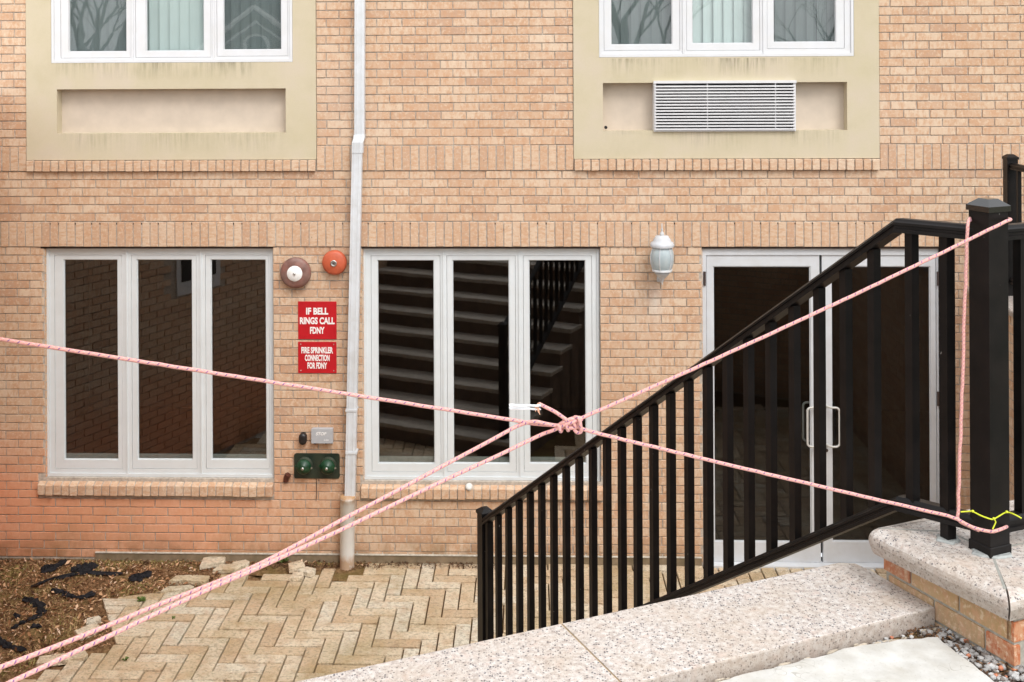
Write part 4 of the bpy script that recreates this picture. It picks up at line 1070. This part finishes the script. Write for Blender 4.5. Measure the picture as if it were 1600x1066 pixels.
# bricks of the pier, left face (facing -a) and front face
def pier_brick(face, s0, s1, z0, z1, tone, proud=.006):
    if face == 'left': poly = [(-.012 - proud, s0), (.006, s0), (.006, s1), (-.012 - proud, s1)]
    elif face == 'front': poly = [(s0, .01 - proud), (s1, .01 - proud), (s1, .03), (s0, .03)]
    else: poly = [(s0, .51), (s1, .51), (s1, .53 + proud), (s0, .53 + proud)]
    pl = ab(poly)
    m_ = MB(); q = inset(pl, [.002]*4)
    m_.prism(pl, z0, z1, tone, .002)
    return m_
PC = .0677; zt = ZP - .090
for c in range(5):
    z1 = zt - c*PC - .004; z0 = z1 - PC + .011; off = 0 if c % 2 == 0 else .10
    s = .014 - off
    while s < .53:
        a0, a1 = max(s, .004), min(s + .203 - .010, .536)
        if a1 - a0 > .03:
            tn = random.uniform(.35, 1) if not (c == 0 and a0 > .38 or c == 1 and a0 < .1 or c == 1 and a1 > .55) else .08
            put('brick', pier_brick('left', a0, a1, z0, z1, tn), M_PIER, pr)
        s += .203
    s = .046 + off*.9 - .1
    while s < 2.2:
        a0, a1 = max(s, -.018), s + .193
        if c < 5 and a1 - a0 > .03 and a0 < 1.2: put('brick', pier_brick('front', a0, a1, z0, z1, random.uniform(.05,.9)), M_PIER, pr)
        s += .203
# courtyard side of the retaining wall under the pier, as joined brickwork
mb = MB(); c = 0
z = zt
while z > 0:
    s = .05 + (c % 2)*.1 - .1
    while s < 4.0:
        mb2 = pier_brick('rear', max(s, .03), s + .193, max(z - PC + .007, 0.0), z - .004, tone_of()); mb.v_ = None
        mb.add(mb2.v, mb2.f, tone_of()); s += .203
    z -= PC; c += 1
put('brickwork', mb, M_BRICK, pr, kind='stuff')

# pavement at the upper level, worn at its edges
ZV = 2.227
def worn(pts, amp=.006, step=.03):
    out = []
    for k in range(len(pts)):
        p, q = Vector(pts[k]), Vector(pts[(k+1) % len(pts)]); l = (q - p).length
        n = max(1, min(80, int(l/step))) if pts_flag[k] else 1
        for j in range(n):
            v = p.lerp(q, j/n); out.append((v.x + (random.uniform(-amp, amp) if j else 0), v.y + (random.uniform(-amp, amp) if j else 0)))
    return out
pts_flag = [0, 1, 1, 1, 0, 0]
pa = [(-3.2, -3.5), (-.20, -3.5), (-.128, -.03), (-.082, .232), (-.20, .268), (-.36, .288), (AW, .296)]
pts_flag = [0, 0, 1, 1, 1, 1, 0]
pl = worn(pa); put('pavement', MB().prism(ab(pl), ZV - .10, ZV, c=.003), M_CONC, kind='structure')
# crumbled edge pieces between slab and pavement
mb = MB()
for k in range(60):
    a_ = random.uniform(-.40, -.03) if k < 25 else random.uniform(-1.6, -.2); b_ = .293 + random.uniform(-.008, .008) - max(0, (a_+.38))*.05; s_ = random.uniform(.004, .016)
    pts = [(a_ + s_*math.cos(q)*random.uniform(.8,1.9), b_ + s_*.4*math.sin(q)*random.uniform(.7,1.2)) for q in np.linspace(0, 6.28, 7)[:-1]]
    mb.prism(ab(pts), ZV - .03, ZV + random.uniform(-.012, .001), c=.0015)
put('concrete_crumbs', mb, M_CRUMB, kind='stuff')
put('upper_ground', MB().add([L(-30, -60, ZV-.03), L(30, -60, ZV-.03), L(30, .02, ZV-.03), L(-30, .02, ZV-.03)], [(0,1,2,3)]), simple('winter_lawn', (.12,.115,.06), .95, var=.3, scale=4), kind='structure')
put('soil_strip', MB().prism(ab([(AW, -.3), (.031, -.3), (.031, .305), (AW, .305)]), ZV - .08, ZV - .018), M_DIRT, kind='stuff')
_b = bmesh.new(); bmesh.ops.create_icosphere(_b, subdivisions=1, radius=1); _b.verts.index_update()
ICO_V = [tuple(v.co) for v in _b.verts]; ICO_F = [tuple(v.index for v in f.verts) for f in _b.faces]; _b.free()
def f_grav():
    a_ = random.uniform(-.13, .035); b_ = random.uniform(-.25, .30)
    lim = -.082 - (.232 - b_)*.19
    if a_ < lim: return None
    if random.random() < .03: a_, b_ = random.uniform(-.3,-.05), random.uniform(.27,.30)
    ex = (random.uniform(.7,1.3), random.uniform(.7,1.3)); s = random.uniform(.0015,.0045) if random.random() < .80 else random.uniform(.005,.0125); c = L(a_, b_, ZV - .016 + s*.55 + random.uniform(0,.004))
    pts = []
    for (x, y, z_) in ICO_V: k = s*random.uniform(.72, 1.12); pts.append((c.x + k*x*ex[0], c.y + k*y*ex[1], c.z + k*z_*.75))
    tn = random.uniform(.0,.40) if s < .006 else (random.uniform(.35,.9) if random.random() < .97 else 1.0)
    return pts, ICO_F, tn
scatter('gravel', 2600, M_GRAVEL, f_grav)
def f_gl():
    a_, b_ = random.uniform(-.12,.03), random.uniform(.0,.30)
    if random.random() < .5: a_, b_ = random.uniform(-.16,.0), random.uniform(.22,.305)
    c = L(a_, b_, ZV-.012); return leaf(c.x, c.y, c.z, random.uniform(.006,.022), random.random()*.9)
scatter('leaf_crumbs', 260, M_CRUMBLEAF, f_gl)

# side wing to the left of the stairs (outside the frame, mirrored in the glass)
wg = thing('side_wing', 'tall brick wing standing along the left side of the stairs', 'building', L(AW - .5, 3, 0))
bw = (YW - L(AW, 0, 0).y) / SN.y
def wplane(b0, b1, z0, z1, off): p, q = L(AW + off, b0, z0), L(AW + off, b1, z0); return p, q
mb = MB(); mb.prism(ab([(AW - .006, .31), (AW - 6, .31), (AW - 6, bw + .3), (AW - .006, bw + .3)][::-1]), -.1, 3.78)
put('wall', mb, M_MORTAR, wg)
wbs = ((4.98, 5.62, 1.71, 3.0), (3.9, 4.56, 1.90, 3.0))
mb = MB(); z = .0; c = 0
while z < 3.7:
    s = .32 + (c % 2)*.1
    while s < bw - .02:
        e = min(s + .193, bw)
        if not any(e > wb[0] and s < wb[1] and z + CO > wb[2] and z < wb[3] for wb in wbs):
            mb.prism(ab([(AW - .006, s), (AW + .008, s), (AW + .008, e), (AW - .006, e)]), z + .005, z + CO - .005, tone_of())
        s += .203
    z += CO; c += 1
put('brickwork', mb, M_BRICK, wg, kind='stuff')
for wb in wbs:
    wn = put('window', MB().prism(ab([(AW - .005, wb[0]), (AW + .012, wb[0]), (AW + .012, wb[1]), (AW - .005, wb[1])][::-1]), wb[2], wb[3]), M_VINYL_UP, wg)
    for k in range(2):
        b0 = wb[0] + .07 + k*.28; put('pane', MB().prism(ab([(AW + .013, b0), (AW + .016, b0), (AW + .016, b0 + .23), (AW + .013, b0 + .23)][::-1]), wb[2] + .13, wb[3] - .06), M_DARK, wn)
# right hand retaining wall running out from the building
rw = W(1516, 460); RX = rw.x; ZR = W(1512, 447).z
rt = thing('retaining_wall', 'brick retaining wall with granite coping running out from the facade at the right', 'wall', (RX, YW - 1, 0))
ye = 5.0
put('wall_core', MB().box(RX + .012, RX + .32, ye, YW - .002, -.1, ZR - .07), M_MORTAR, rt)
mb = MB(); z = ZR - .07; c = 0
while z > .0:
    s = ye + (c % 2)*.1
    while s < YW - .03:
        e = min(s + .193, YW - .004); mb.box(RX + .006, RX + .02, s, e, z - CO + .01, z, tone_of()); s += .203
    z -= CO; c += 1
put('brickwork', mb, M_BRICK, rt, kind='stuff')
y = ye
while y < YW - .1:
    y2 = min(y + 1.05, YW - .012)
    stone([(RX - .03, y), (RX + .36, y), (RX + .36, y2), (RX - .03, y2)], [0, 1, 0, 1], ZR - .069, ZR, .03, M_GRANITE, 'coping_stone', rt, 4)
    y = y2
put('upper_ground', MB().add([(RX + .31, ye - 3, ZV), (12, ye - 3, ZV), (12, YW, ZV), (RX + .31, YW, ZV)], [(0,1,2,3)]), simple('far_lawn', (.12,.115,.06), .95, var=.3, scale=4), kind='structure')

# ------------------------------------------------------------------ railings
def frame_dir(d): 
    d = d.normalized(); s = Vector((-d.y, d.x, 0)).normalized(); return d, s
RAILP = [(-.024, 0), (-.024, .010), (-.019, .012), (-.019, .018), (-.023, .020), (-.023, .027), (-.018, .030), (-.013, .036), (.013, .036), (.018, .030), (.023, .027), (.023, .020), (.019, .018), (.019, .012), (.024, .010), (.024, 0)]
RAILP = [(u*1.15, v*1.25) for u, v in RAILP]
def sweep(pts, prof):
    m_ = MB(); n = len(prof); vs = []
    pts = [Vector(p) for p in pts]
    for k, p in enumerate(pts):
        d0 = (pts[k] - pts[k-1]) if k else (pts[1] - pts[0]); d1 = (pts[k+1] - pts[k]) if k < len(pts)-1 else d0
        h = Vector((d0.x + d1.x, d0.y + d1.y, 0)).normalized(); s = Vector((h.y, -h.x, 0))
        for (u, v) in prof: vs.append(p + s*u + Vector((0,0,v)))
    m_.add(vs, [(i_*n+k, (i_+1)*n+k, (i_+1)*n+(k+1)%n, i_*n+(k+1)%n) for i_ in range(len(pts)-1) for k in range(n)])
    m_.add(vs[:n], [tuple(range(n))]); m_.add(vs[-n:], [tuple(reversed(range(n)))]); return m_
def post_mesh(c, w, z0, z1, u, v, foot=False):
    h = w/2
    pl = [(c[0] + (u.x*i_ + v.x*j_)*h, c[1] + (u.y*i_ + v.y*j_)*h) for i_, j_ in ((-1,-1),(1,-1),(1,1),(-1,1))]
    m_ = MB(); m_.prism(pl, z0, z1, c=.0)
    if foot:
        q = inset(pl, [-.0035]*4); m_.prism(q, z0, z0 + .036, c=.002)
    return m_, pl
def cap_mesh(pl, z):
    q = inset(pl, [-.006]*4); q2 = inset(pl, [.012]*4); q3 = inset(pl, [.026]*4); m_ = MB()
    rings = [(q, z - .012), (q, z + .004), (q2, z + .020), (q3, z + .026)] if False else [(q, z - .014), (q, z + .003), (inset(pl, [.020]*4), z + .024)]
    vs = [(x, y, zz) for pl_, zz in rings for x, y in pl_]
    m_.add(vs, [(i_*4+k, i_*4+(k+1)%4, (i_+1)*4+(k+1)%4, (i_+1)*4+k) for i_ in range(len(rings)-1) for k in range(4)]); m_.add(vs[-4:], [(0,1,2,3)]); m_.add(vs[:4], [(3,2,1,0)]); return m_
M_CAPG = simple('glossy_black_cap', (.01, .01, .01), .10, var=.1, spec=1.0)
# plan points
def RP(r, f, z): v = R0*r + FW*f; return Vector((v.x, v.y, z))
bend = P(1405, 341, 3.79); left = P(754, 811, 6.83)
pc = RP(1.552, 3.60, 0); sp = RP(1.456, 3.687, 0); lp = RP(-.0474, 6.82, 0)
ztop = bend.z - .045                                  # underside reference of the rail profile at the landing
drop = left.z - bend.z
rl = thing('stair_railing', 'black metal railing sloping down the stairs with square balusters', 'railing', L(.1, 2, 0))
top = [Vector((pc.x, pc.y, ztop)), Vector((bend.x, bend.y, ztop)), Vector((left.x, left.y, ztop + drop))]
top[0] = top[0] + (top[1]-top[0]).normalized()*.036
top[2] = top[2] - (top[2]-top[1]).normalized()*.0
put('top_rail', sweep(top, RAILP), M_BLACK, rl)
SEP = .912
bot = [p - Vector((0,0,SEP)) for p in top]
put('bottom_rail', sweep(bot, RAILP), M_BLACK, rl)
ud = (top[1] - top[2]); ud.z = 0; ud.normalize(); vd = Vector((-ud.y, ud.x, 0))
m_, pl = post_mesh(pc, .080, ZP - .005, P(1545, 322, 3.6).z, SU, SN, True)
po = put('post', m_, M_BLACK, rl); put('post_cap', cap_mesh(pl, P(1545, 322, 3.6).z), M_CAPG, po)
m_, pl = post_mesh(sp, .034, ZP - .003, ztop + .002, SU, SN); put('post', m_, M_BLACK, rl)
m_, pl = post_mesh(lp, .072, .1, P(754, 799, 6.82).z, ud, vd); po = put('post', m_, M_BLACK, rl); put('post_cap', cap_mesh(pl, P(754, 799, 6.82).z), M_BLACK, po)
# baluster: positions along the sloping part (shared unit mesh, scaled in z only through vertices -> two meshes)
sl = (top[2].z - top[1].z)
def baluster(x, y, z0, z1, w=.027, par=rl):
    m_, _ = post_mesh((x, y), w, z0, z1, ud, vd); return m_
bal = baluster(0, 0, .02, SEP + .008, .031).mesh('baluster'); bal.materials.append(M_BLACK)
NB = 24
for k in range(NB):
    t_ = (.0355 + k * .0416) * .982
    p = bot[1].lerp(bot[2], t_)
    o = put('baluster', None, None, rl, me=bal); o.location = (p.x, p.y, p.z - .004)
p = bot[1] + (bot[0]-bot[1]).normalized()*.041
o = put('baluster', None, None, rl, me=bal); o.location = (p.x, p.y, p.z)
# grey sealant round the post feet
mb = MB()
for c_, w in ((pc, .062), (sp, .034)):
    pts = [(c_.x + (w + random.uniform(-.012,.012))*math.cos(q), c_.y + (w + random.uniform(-.012,.012))*math.sin(q)) for q in np.linspace(0, 6.28, 17)[:-1]]
    mb.prism(pts, ZP - .004, ZP + .007, c=.005)
put('foot_sealant', mb, simple('grey_sealant', (.34,.36,.35), .6, var=.2, scale=60), rl)
# corner railing going right from the big post
cr = thing('landing_railing', 'black railing leaving the picture to the right of the big post', 'railing', L(1, .3, ZP))
e0 = pc + SU*.042; e1 = pc + SU*1.9
put('top_rail', sweep([Vector((e0.x, e0.y, ztop)), Vector((e1.x, e1.y, ztop))], RAILP), M_BLACK, cr)
put('bottom_rail', sweep([Vector((e0.x, e0.y, ztop-SEP)), Vector((e1.x, e1.y, ztop-SEP))], RAILP), M_BLACK, cr)
m_, _ = post_mesh((0, 0), .031, .02, SEP + .008, SU, SN); bm2 = m_.mesh('baluster'); bm2.materials.append(M_BLACK)
for k in range(14):
    q = pc + SU*(.135 + k*.128); o = put('baluster', None, None, cr, me=bm2); o.location = (q.x, q.y, ztop - SEP)
# far railing on the right hand retaining wall
fr_ = thing('far_railing', 'far black railing on the coping beyond the big post', 'railing', (RX + .15, 8, ZR))
fy = YW - .35; fp = W(1579, 300, fy); fx = fp.x; ft = W(1579, 246, fy).z
m_, pl = post_mesh((fx, fy), .080, ZR - .003, ft, Vector((1,0,0)), Vector((0,1,0))); po = put('post', m_, M_BLACK, fr_); put('post_cap', cap_mesh(pl, ft), M_BLACK, po)
zr_ = ft - .085
for z_ in (zr_, zr_ - .86): put('top_rail' if z_ == zr_ else 'bottom_rail', sweep([Vector((fx, fy - .041, z_)), Vector((fx, 5.2, z_))], RAILP), M_BLACK, fr_)
m_, _ = post_mesh((0, 0), .027, .02, .868, Vector((1,0,0)), Vector((0,1,0))); bm3 = m_.mesh('baluster'); bm3.materials.append(M_BLACK)
y = fy - .15
while y > 5.3:
    o = put('baluster', None, None, fr_, me=bm3); o.location = (fx, y, zr_ - .86); y -= .128

# ------------------------------------------------------------------ ropes
def rope_mat():
    mt, t, b = new_mat('pink_braided_rope')
    uv = N(t, 'UVMap'); sx = N(t, 'SeparateXYZ'); t.links.new(uv.outputs[0], sx.inputs[0]); u, v = sx.outputs[0], sx.outputs[1]
    h1 = math_(t, 'FRACT', math_(t, 'ADD', math_(t, 'MULTIPLY', u, 1/.026), v))
    h2 = math_(t, 'FRACT', math_(t, 'SUBTRACT', math_(t, 'MULTIPLY', u, 1/.026), v))
    fl = math_(t, 'MULTIPLY', math_(t, 'LESS_THAN', h1, .17), math_(t, 'LESS_THAN', h2, .36))
    s1 = math_(t, 'FRACT', math_(t, 'ADD', math_(t, 'MULTIPLY', u, 1/.013), math_(t, 'MULTIPLY', v, 3.)))
    s2 = math_(t, 'FRACT', math_(t, 'SUBTRACT', math_(t, 'MULTIPLY', u, 1/.013), math_(t, 'MULTIPLY', v, 3.)))
    c = mixc(t, math_(t, 'LESS_THAN', s1, .45), (.66, .295, .30), (.69, .37, .285))
    c = mixc(t, math_(t, 'MULTIPLY', math_(t, 'LESS_THAN', s2, .3), .45), c, (.75, .50, .50))
    c = mixc(t, math_(t, 'MULTIPLY', fl, .85), c, (.16, .08, .25))
    t.links.new(c, b.inputs['Base Color']); b.inputs['Roughness'].default_value = .75
    hh = math_(t, 'ADD', math_(t, 'PINGPONG', s1, .5), math_(t, 'PINGPONG', s2, .5)); bump(t, b, hh, .6, .0015); return mt
M_ROPE = rope_mat()
def catmull(pts, k=6):
    pts = [Vector(p) for p in pts]; out = []
    for i_ in range(len(pts)-1):
        p0, p1, p2, p3 = pts[max(i_-1,0)], pts[i_], pts[i_+1], pts[min(i_+2,len(pts)-1)]
        for j in range(k):
            t_ = j/k; out.append(.5*((2*p1) + (p2-p0)*t_ + (2*p0-5*p1+4*p2-p3)*t_*t_ + (3*p1-p0-3*p2+p3)*t_**3))
    out.append(pts[-1]); return out
def rope_mesh(paths, r=.0052, n=10):
    me = bpy.data.meshes.new('rope'); V, F, UV, = [], [], []
    for pts in paths:
        acc = 0; rings = []; up_ = None
        for i_, p in enumerate(pts):
            d = (pts[min(i_+1, len(pts)-1)] - pts[max(i_-1, 0)]).normalized()
            if i_: acc += (p - pts[i_-1]).length
            if up_ is None: up_ = Vector((0,0,1)) if abs(d.z) < .9 else Vector((1,0,0))
            x = up_.cross(d).normalized(); y = d.cross(x); up_ = y
            rings.append((acc, [p + (x*math.cos(2*math.pi*k/n) + y*math.sin(2*math.pi*k/n))*r for k in range(n)]))
        b0 = len(V)
        for a_, rg in rings: V += rg
        for i_ in range(len(rings)-1):
            for k in range(n):
                F.append((b0+i_*n+k, b0+i_*n+(k+1)%n, b0+(i_+1)*n+(k+1)%n, b0+(i_+1)*n+k))
                u0, u1 = rings[i_][0], rings[i_+1][0]; UV += [(u0, k/n), (u0, (k+1)/n), (u1, (k+1)/n), (u1, k/n)]
        for rg, rev in ((b0, True), (b0 + (len(rings)-1)*n, False)):
            f = list(range(rg, rg+n)); f = f[::-1] if rev else f; F.append(tuple(f)); UV += [(0,0)]*n
    me.from_pydata([tuple(v) for v in V], [], F); ul = me.uv_layers.new(name='UVMap')
    ul.data.foreach_set('uv', [c for q in UV for c in q]); me.polygons.foreach_set('use_smooth', [True]*len(F)); me.update(); return me
def line(p, q, n=24, sag=0.0, wob=.0006):
    out = []
    for k in range(n+1):
        t_ = k/n; v = p.lerp(q, t_); v.z -= sag*4*t_*(1-t_); v += Vector((random.uniform(-wob,wob), random.uniform(-wob,wob), random.uniform(-wob,wob))); out.append(v)
    return out
KD = 3.25
K = lambda px, py, d=0.0: P(px, py, KD + d)
kn = K(893, 663)
pA = line(P(-60, 521, 3.02), K(805, 657), 44, .0) + catmull([K(812, 658.5), K(832, 662, .01), K(856, 664, .004), K(874, 665, .0)], 5)
pB = catmull([K(868, 668, .006), K(880, 660, -.01), K(892, 655, -.012), K(905, 655, -.004)], 5) + line(K(914, 651), P(1330, 463, 3.39), 30, .004) + line(P(1345, 456, 3.395), P(1572, 346, 3.50), 16, .001) + catmull([P(1575, 345, 3.505), P(1579, 343, 3.56), P(1571, 342, 3.68), P(1545, 343, 3.72), P(1522, 344, 3.66), P(1515, 344, 3.60)], 4)
pC = catmull([K(880, 667, .008), K(890, 669, -.010), K(902, 668, -.004), K(916, 672.5)], 5) + line(K(925, 675), P(1480, 806, 3.50), 36, .002) + catmull([P(1495, 811, 3.505), P(1520, 824, 3.512), P(1546, 830.5, 3.515), P(1558, 829, 3.52), P(1571, 824, 3.56), P(1575, 821, 3.62)], 5)
pD = catmull([P(1519, 340, 3.64), P(1515, 342, 3.61), P(1512.5, 350, 3.585), P(1511.5, 365, 3.58)], 4) + line(P(1511, 372, 3.58), P(1497, 800, 3.58), 30, 0, .0012) + catmull([P(1496, 808, 3.575), P(1500, 815, 3.55), P(1516, 823, 3.53), P(1530, 829, 3.525)], 4)
def dl(px, x0, d0, x1, d1): return d0 + (d1 - d0)*(px - x0)/(x1 - x0)
upper = [(-420, 1215), (-60, 1066), (0, 1043), (90, 1009), (170, 977), (240, 948), (330, 913), (400, 884), (470, 848), (537, 811), (620, 767), (700, 724), (760, 692), (800, 670)]
lower = [(-430, 1258), (-60, 1102), (17, 1066), (100, 1027), (170, 994), (235, 963), (330, 919), (400, 889), (470, 857), (537, 826), (620, 786), (700, 748), (780, 711), (842, 681)]
pE = catmull([P(x, y, dl(x, 0, 2.35, 810, 3.25)) for x, y in upper] + [K(812, 664.5), K(826, 660, -.004), K(838, 659, -.008), K(850, 661.5, -.006), K(862, 664, -.004), K(876, 666, 0), K(886, 668, .012)], 5)
pF = catmull([P(x, y, dl(x, 0, 2.33, 842, 3.25)) for x, y in lower] + [K(860, 674), K(872, 669, -.004), K(884, 663, -.012), K(897, 659, -.014), K(906, 655, -.002)], 5)
# the knot: two wraps round the bundle and a crossing turn
pK = []
ax0, ax1 = K(872, 668), K(908, 659); axd = (ax1-ax0)
for k in range(61):
    t_ = k/60; an = t_*2*math.pi*3.1 + .6
    c = ax0.lerp(ax1, t_); rr_ = .0100 + .003*math.sin(t_*math.pi)
    pK.append(c + UP*(math.cos(an)*rr_*1.15) - FW*(math.sin(an)*rr_))
pK2 = catmull([K(897, 671, -.006), K(902, 676, -.012), K(908, 674, -.016), K(907, 664, -.02), K(905, 655, -.018), K(899, 652, -.008), K(893, 657, .006), K(890, 664, .012)], 5)
pG = catmull([K(893, 668, .0), K(888, 659, -.012), K(878, 651, -.014), K(866, 643, -.012), K(853, 636.5, -.01), K(842, 631, -.008)], 6)
put('rope', None, M_ROPE, None, 'pink braided rope with purple flecks knotted across the top of the stairs', 'rope', me=rope_mesh([pA, pB, pC, pD, pE, pF, pK, pK2, pG]))
# frayed end and tape
mb = MB()
e = K(842, 631, -.008)
for k in range(14):
    q = e + Vector((random.uniform(-.012,.004), random.uniform(-.006,.006), random.uniform(-.03,-.008))); mb.tube([e + Vector((random.uniform(-.006,.006), 0, random.uniform(-.004,.004))), e.lerp(q, .5) + Vector((-.004,0,-.002)), q], [.0022, .002, .001], 5, random.random())
put('frayed_rope_end', mb, litter_mat('frayed_pink', [(0, (.80,.36,.30)), (1, (.85,.55,.35))]), None, 'frayed peach coloured rope end under the white tape', 'rope end')
mb = MB()
for (y0, y1, yy0, yy1, dd) in ((631, 635.5, 631.5, 636, -.012), (636, 641, 636.5, 640, -.004)):
    a_, b_, c_, d_ = K(795, yy0, dd), K(844, y0+1.5, dd-.003), K(846, y1, dd-.003), K(797, yy1+.6, dd)
    n_ = 8
    for side in (0, .0012):
        vs = []
        for k in range(n_+1):
            t_ = k/n_; w_ = math.sin(k*1.7)*.0022
            vs += [a_.lerp(b_, t_) + FW*(side + w_), a_.lerp(b_, t_).lerp(d_.lerp(c_, t_), .5) + FW*(side + w_ - .003), d_.lerp(c_, t_) + FW*(side + w_)]
        fs = []
        for k in range(n_):
            for j in range(2): fs.append((k*3+j, (k+1)*3+j, (k+1)*3+j+1, k*3+j+1) if side == 0 else (k*3+j+1, (k+1)*3+j+1, (k+1)*3+j, k*3+j))
        mb.add(vs, fs, .5, True)
put('tape_flag', mb, simple('white_tape', (.84,.85,.88), .45, var=.03), None, 'white tape flag tied to the loose rope end above the knot', 'tape')
# yellow string round the big post
mb = MB(); q = [P(1501, 800, 3.56), P(1516, 799, 3.55), P(1520, 799.5, 3.545), P(1533, 806, 3.522), P(1547, 811, 3.506), P(1553, 811, 3.51), P(1562, 806, 3.535), P(1573, 800.5, 3.56), P(1585, 804, 3.54), P(1596, 810, 3.53)]
mb.tube(catmull(q, 3), .0022, 6); mb.tube([P(1553, 810, 3.507), P(1556, 816, 3.507), P(1551, 827, 3.503)], .0020, 6)
for (x_, y_, d_) in ((1520, 799, 3.54), (1553, 810.5, 3.505), (1573, 800, 3.555)): c_ = P(x_, y_, d_); mb.lathe([(.001,-.004),(.0045,-.002),(.0045,.002),(.001,.004)], c_, (0,0,1), 8)
put('yellow_string', mb, simple('lime_yellow_cord', (.62, .68, .03), .5, var=.06), None, 'lime yellow string tied around the big post near its foot', 'string')

# ------------------------------------------------------------------ across the street (mirrored in the upstairs panes)
M_BARK = simple('grey_bark', (.09, .075, .06), .95, var=.4, scale=8)
def tree(x, y, h, seed, lab, spread=1.0):
    R_ = random.Random(seed); t = thing('bare_tree', lab, 'tree', (x, y, ZV - .03), 'bare trees across the street')
    tr = MB(); br = MB()
    def grow(p, d, ln, r, lev):
        n = 4; pts = [p]; rs = [r]
        for k in range(n):
            d = (d + Vector((R_.uniform(-.16,.16), R_.uniform(-.16,.16), R_.uniform(-.05,.10)))).normalized(); pts.append(pts[-1] + d*ln/n); rs.append(r*(1 - .42*(k+1)/n))
        (tr if lev == 0 else br).tube(pts, rs, 8 if lev == 0 else (5 if lev < 3 else 3), cap=False)
        if lev >= 7 or r < .004: return
        m_ = 3 if lev < 5 else 2
        for k in range(m_ + (1 if lev == 0 else 0)):
            i_ = R_.choice([2, 3, 4]) if k else 4; a_ = R_.uniform(0, 6.28); tl = R_.uniform(.35, .85)*spread
            nd = (d + Vector((math.cos(a_)*tl, math.sin(a_)*tl, R_.uniform(-.1,.25)))).normalized()
            grow(pts[i_], nd, ln*R_.uniform(.62,.82), rs[i_]*R_.uniform(.55,.75), lev+1)
    grow(Vector((x, y, ZV - .1)), Vector((0,0,1)), h*.26, h*.014, 0)
    put('trunk', tr, M_BARK, t); put('crown', br, M_BARK, t)
# a panel ray mirrored at the facade: pixel -> point at distance y behind the camera
def MIR(px, py, y): r_ = ray(px, py); v = EYE + r_*((2*YW - y)/r_.y); return Vector((v.x, y, v.z))
v = MIR(150, 90, -16); tree(v.x, v.y, 11, 3, 'bare tree with the lowest fork nearest the house across the street')
v = MIR(120, 90, -24); tree(v.x, v.y, 12, 5, 'bare tree farthest to the side across the street', 1.3)
v = MIR(985, 90, -14); tree(v.x, v.y, 12, 11, 'bare tree with the thickest trunk across the street')
v = MIR(1040, 90, -22); tree(v.x, v.y, 10, 17, 'slender bare tree behind the thick trunk across the street')
v = MIR(1290, 90, -20); tree(v.x, v.y, 10, 23, 'bare tree standing alone at the end across the street', 1.2)
# house with a white trimmed gable
hy = -44; hc = MIR(403, 60, hy); hx = hc.x
hs = thing('gabled_house', 'grey brown house with a white trimmed gable across the street', 'house', (hx, hy, ZV - .03))
M_SIDING = simple('grey_siding', (.20, .18, .16), .9, var=.1); M_ROOF = simple('dark_shingles', (.09, .09, .095), .95, var=.2); M_TRIM = simple('white_trim', (.78, .78, .76), .6)
zp = MIR(403, 12, hy).z; gw = 2.9; ze = zp - 2.2
put('wall', MB().add([(hx-7,hy,ZV-.03),(hx+7,hy,ZV-.03),(hx+7,hy,ze-.6),(hx-7,hy,ze-.6),(hx-7,hy-8,ZV-.03),(hx+7,hy-8,ZV-.03),(hx+7,hy-8,ze-.6),(hx-7,hy-8,ze-.6)], [(1,0,3,2),(0,4,7,3),(5,1,2,6),(4,5,6,7)]), M_SIDING, hs)
put('gable', MB().add([(hx-gw,hy+.4,ZV-.03),(hx+gw,hy+.4,ZV-.03),(hx+gw,hy+.4,ze),(hx,hy+.4,zp-.15),(hx-gw,hy+.4,ze),(hx-gw,hy-4,ze),(hx,hy-4,zp-.15),(hx+gw,hy-4,ze)], [(1,0,4,3,2)]), M_SIDING, hs)
put('roof', MB().add([(hx-gw-.5,hy+.8,ze-.35),(hx,hy+.8,zp),(hx,hy-5,zp),(hx-gw-.5,hy-5,ze-.35),(hx+gw+.5,hy+.8,ze-.35),(hx+gw+.5,hy-5,ze-.35),(hx-8,hy+.5,ze-.8),(hx+8,hy+.5,ze-.8),(hx+8,hy-4,zp+1.6),(hx-8,hy-4,zp+1.6)], [(0,3,2,1),(1,2,5,4),(6,7,8,9)]), M_ROOF, hs)
for s in (-1, 1):
    put('gable_trim', MB().tube([(hx + s*(gw+.5), hy+.85, ze-.4), (hx, hy+.85, zp)], .13, 4, smooth=False), M_TRIM, hs)
    put('gable_trim', MB().tube([(hx + s*(gw-.5), hy+.5, ze-.35), (hx, hy+.5, zp-.75)], .07, 4, smooth=False), M_TRIM, hs)
vs = [(hx + .75*math.cos(a_), hy+.45, MIR(403,70,hy).z + .6*math.sin(a_)) for a_ in np.linspace(0, math.pi, 11)]
vs = [(hx+.75, hy+.45, MIR(403,90,hy).z - .8)] + vs + [(hx-.75, hy+.45, MIR(403,90,hy).z - .8)]
wv = put('window', MB().add(vs, [tuple(reversed(range(len(vs))))]), M_TRIM, hs)
vs2 = [(hx + (x-hx)*.8, hy+.47, z_ - .1) for x, y, z_ in vs]; put('pane', MB().add(vs2, [tuple(reversed(range(len(vs2))))]), M_DARK, wv)
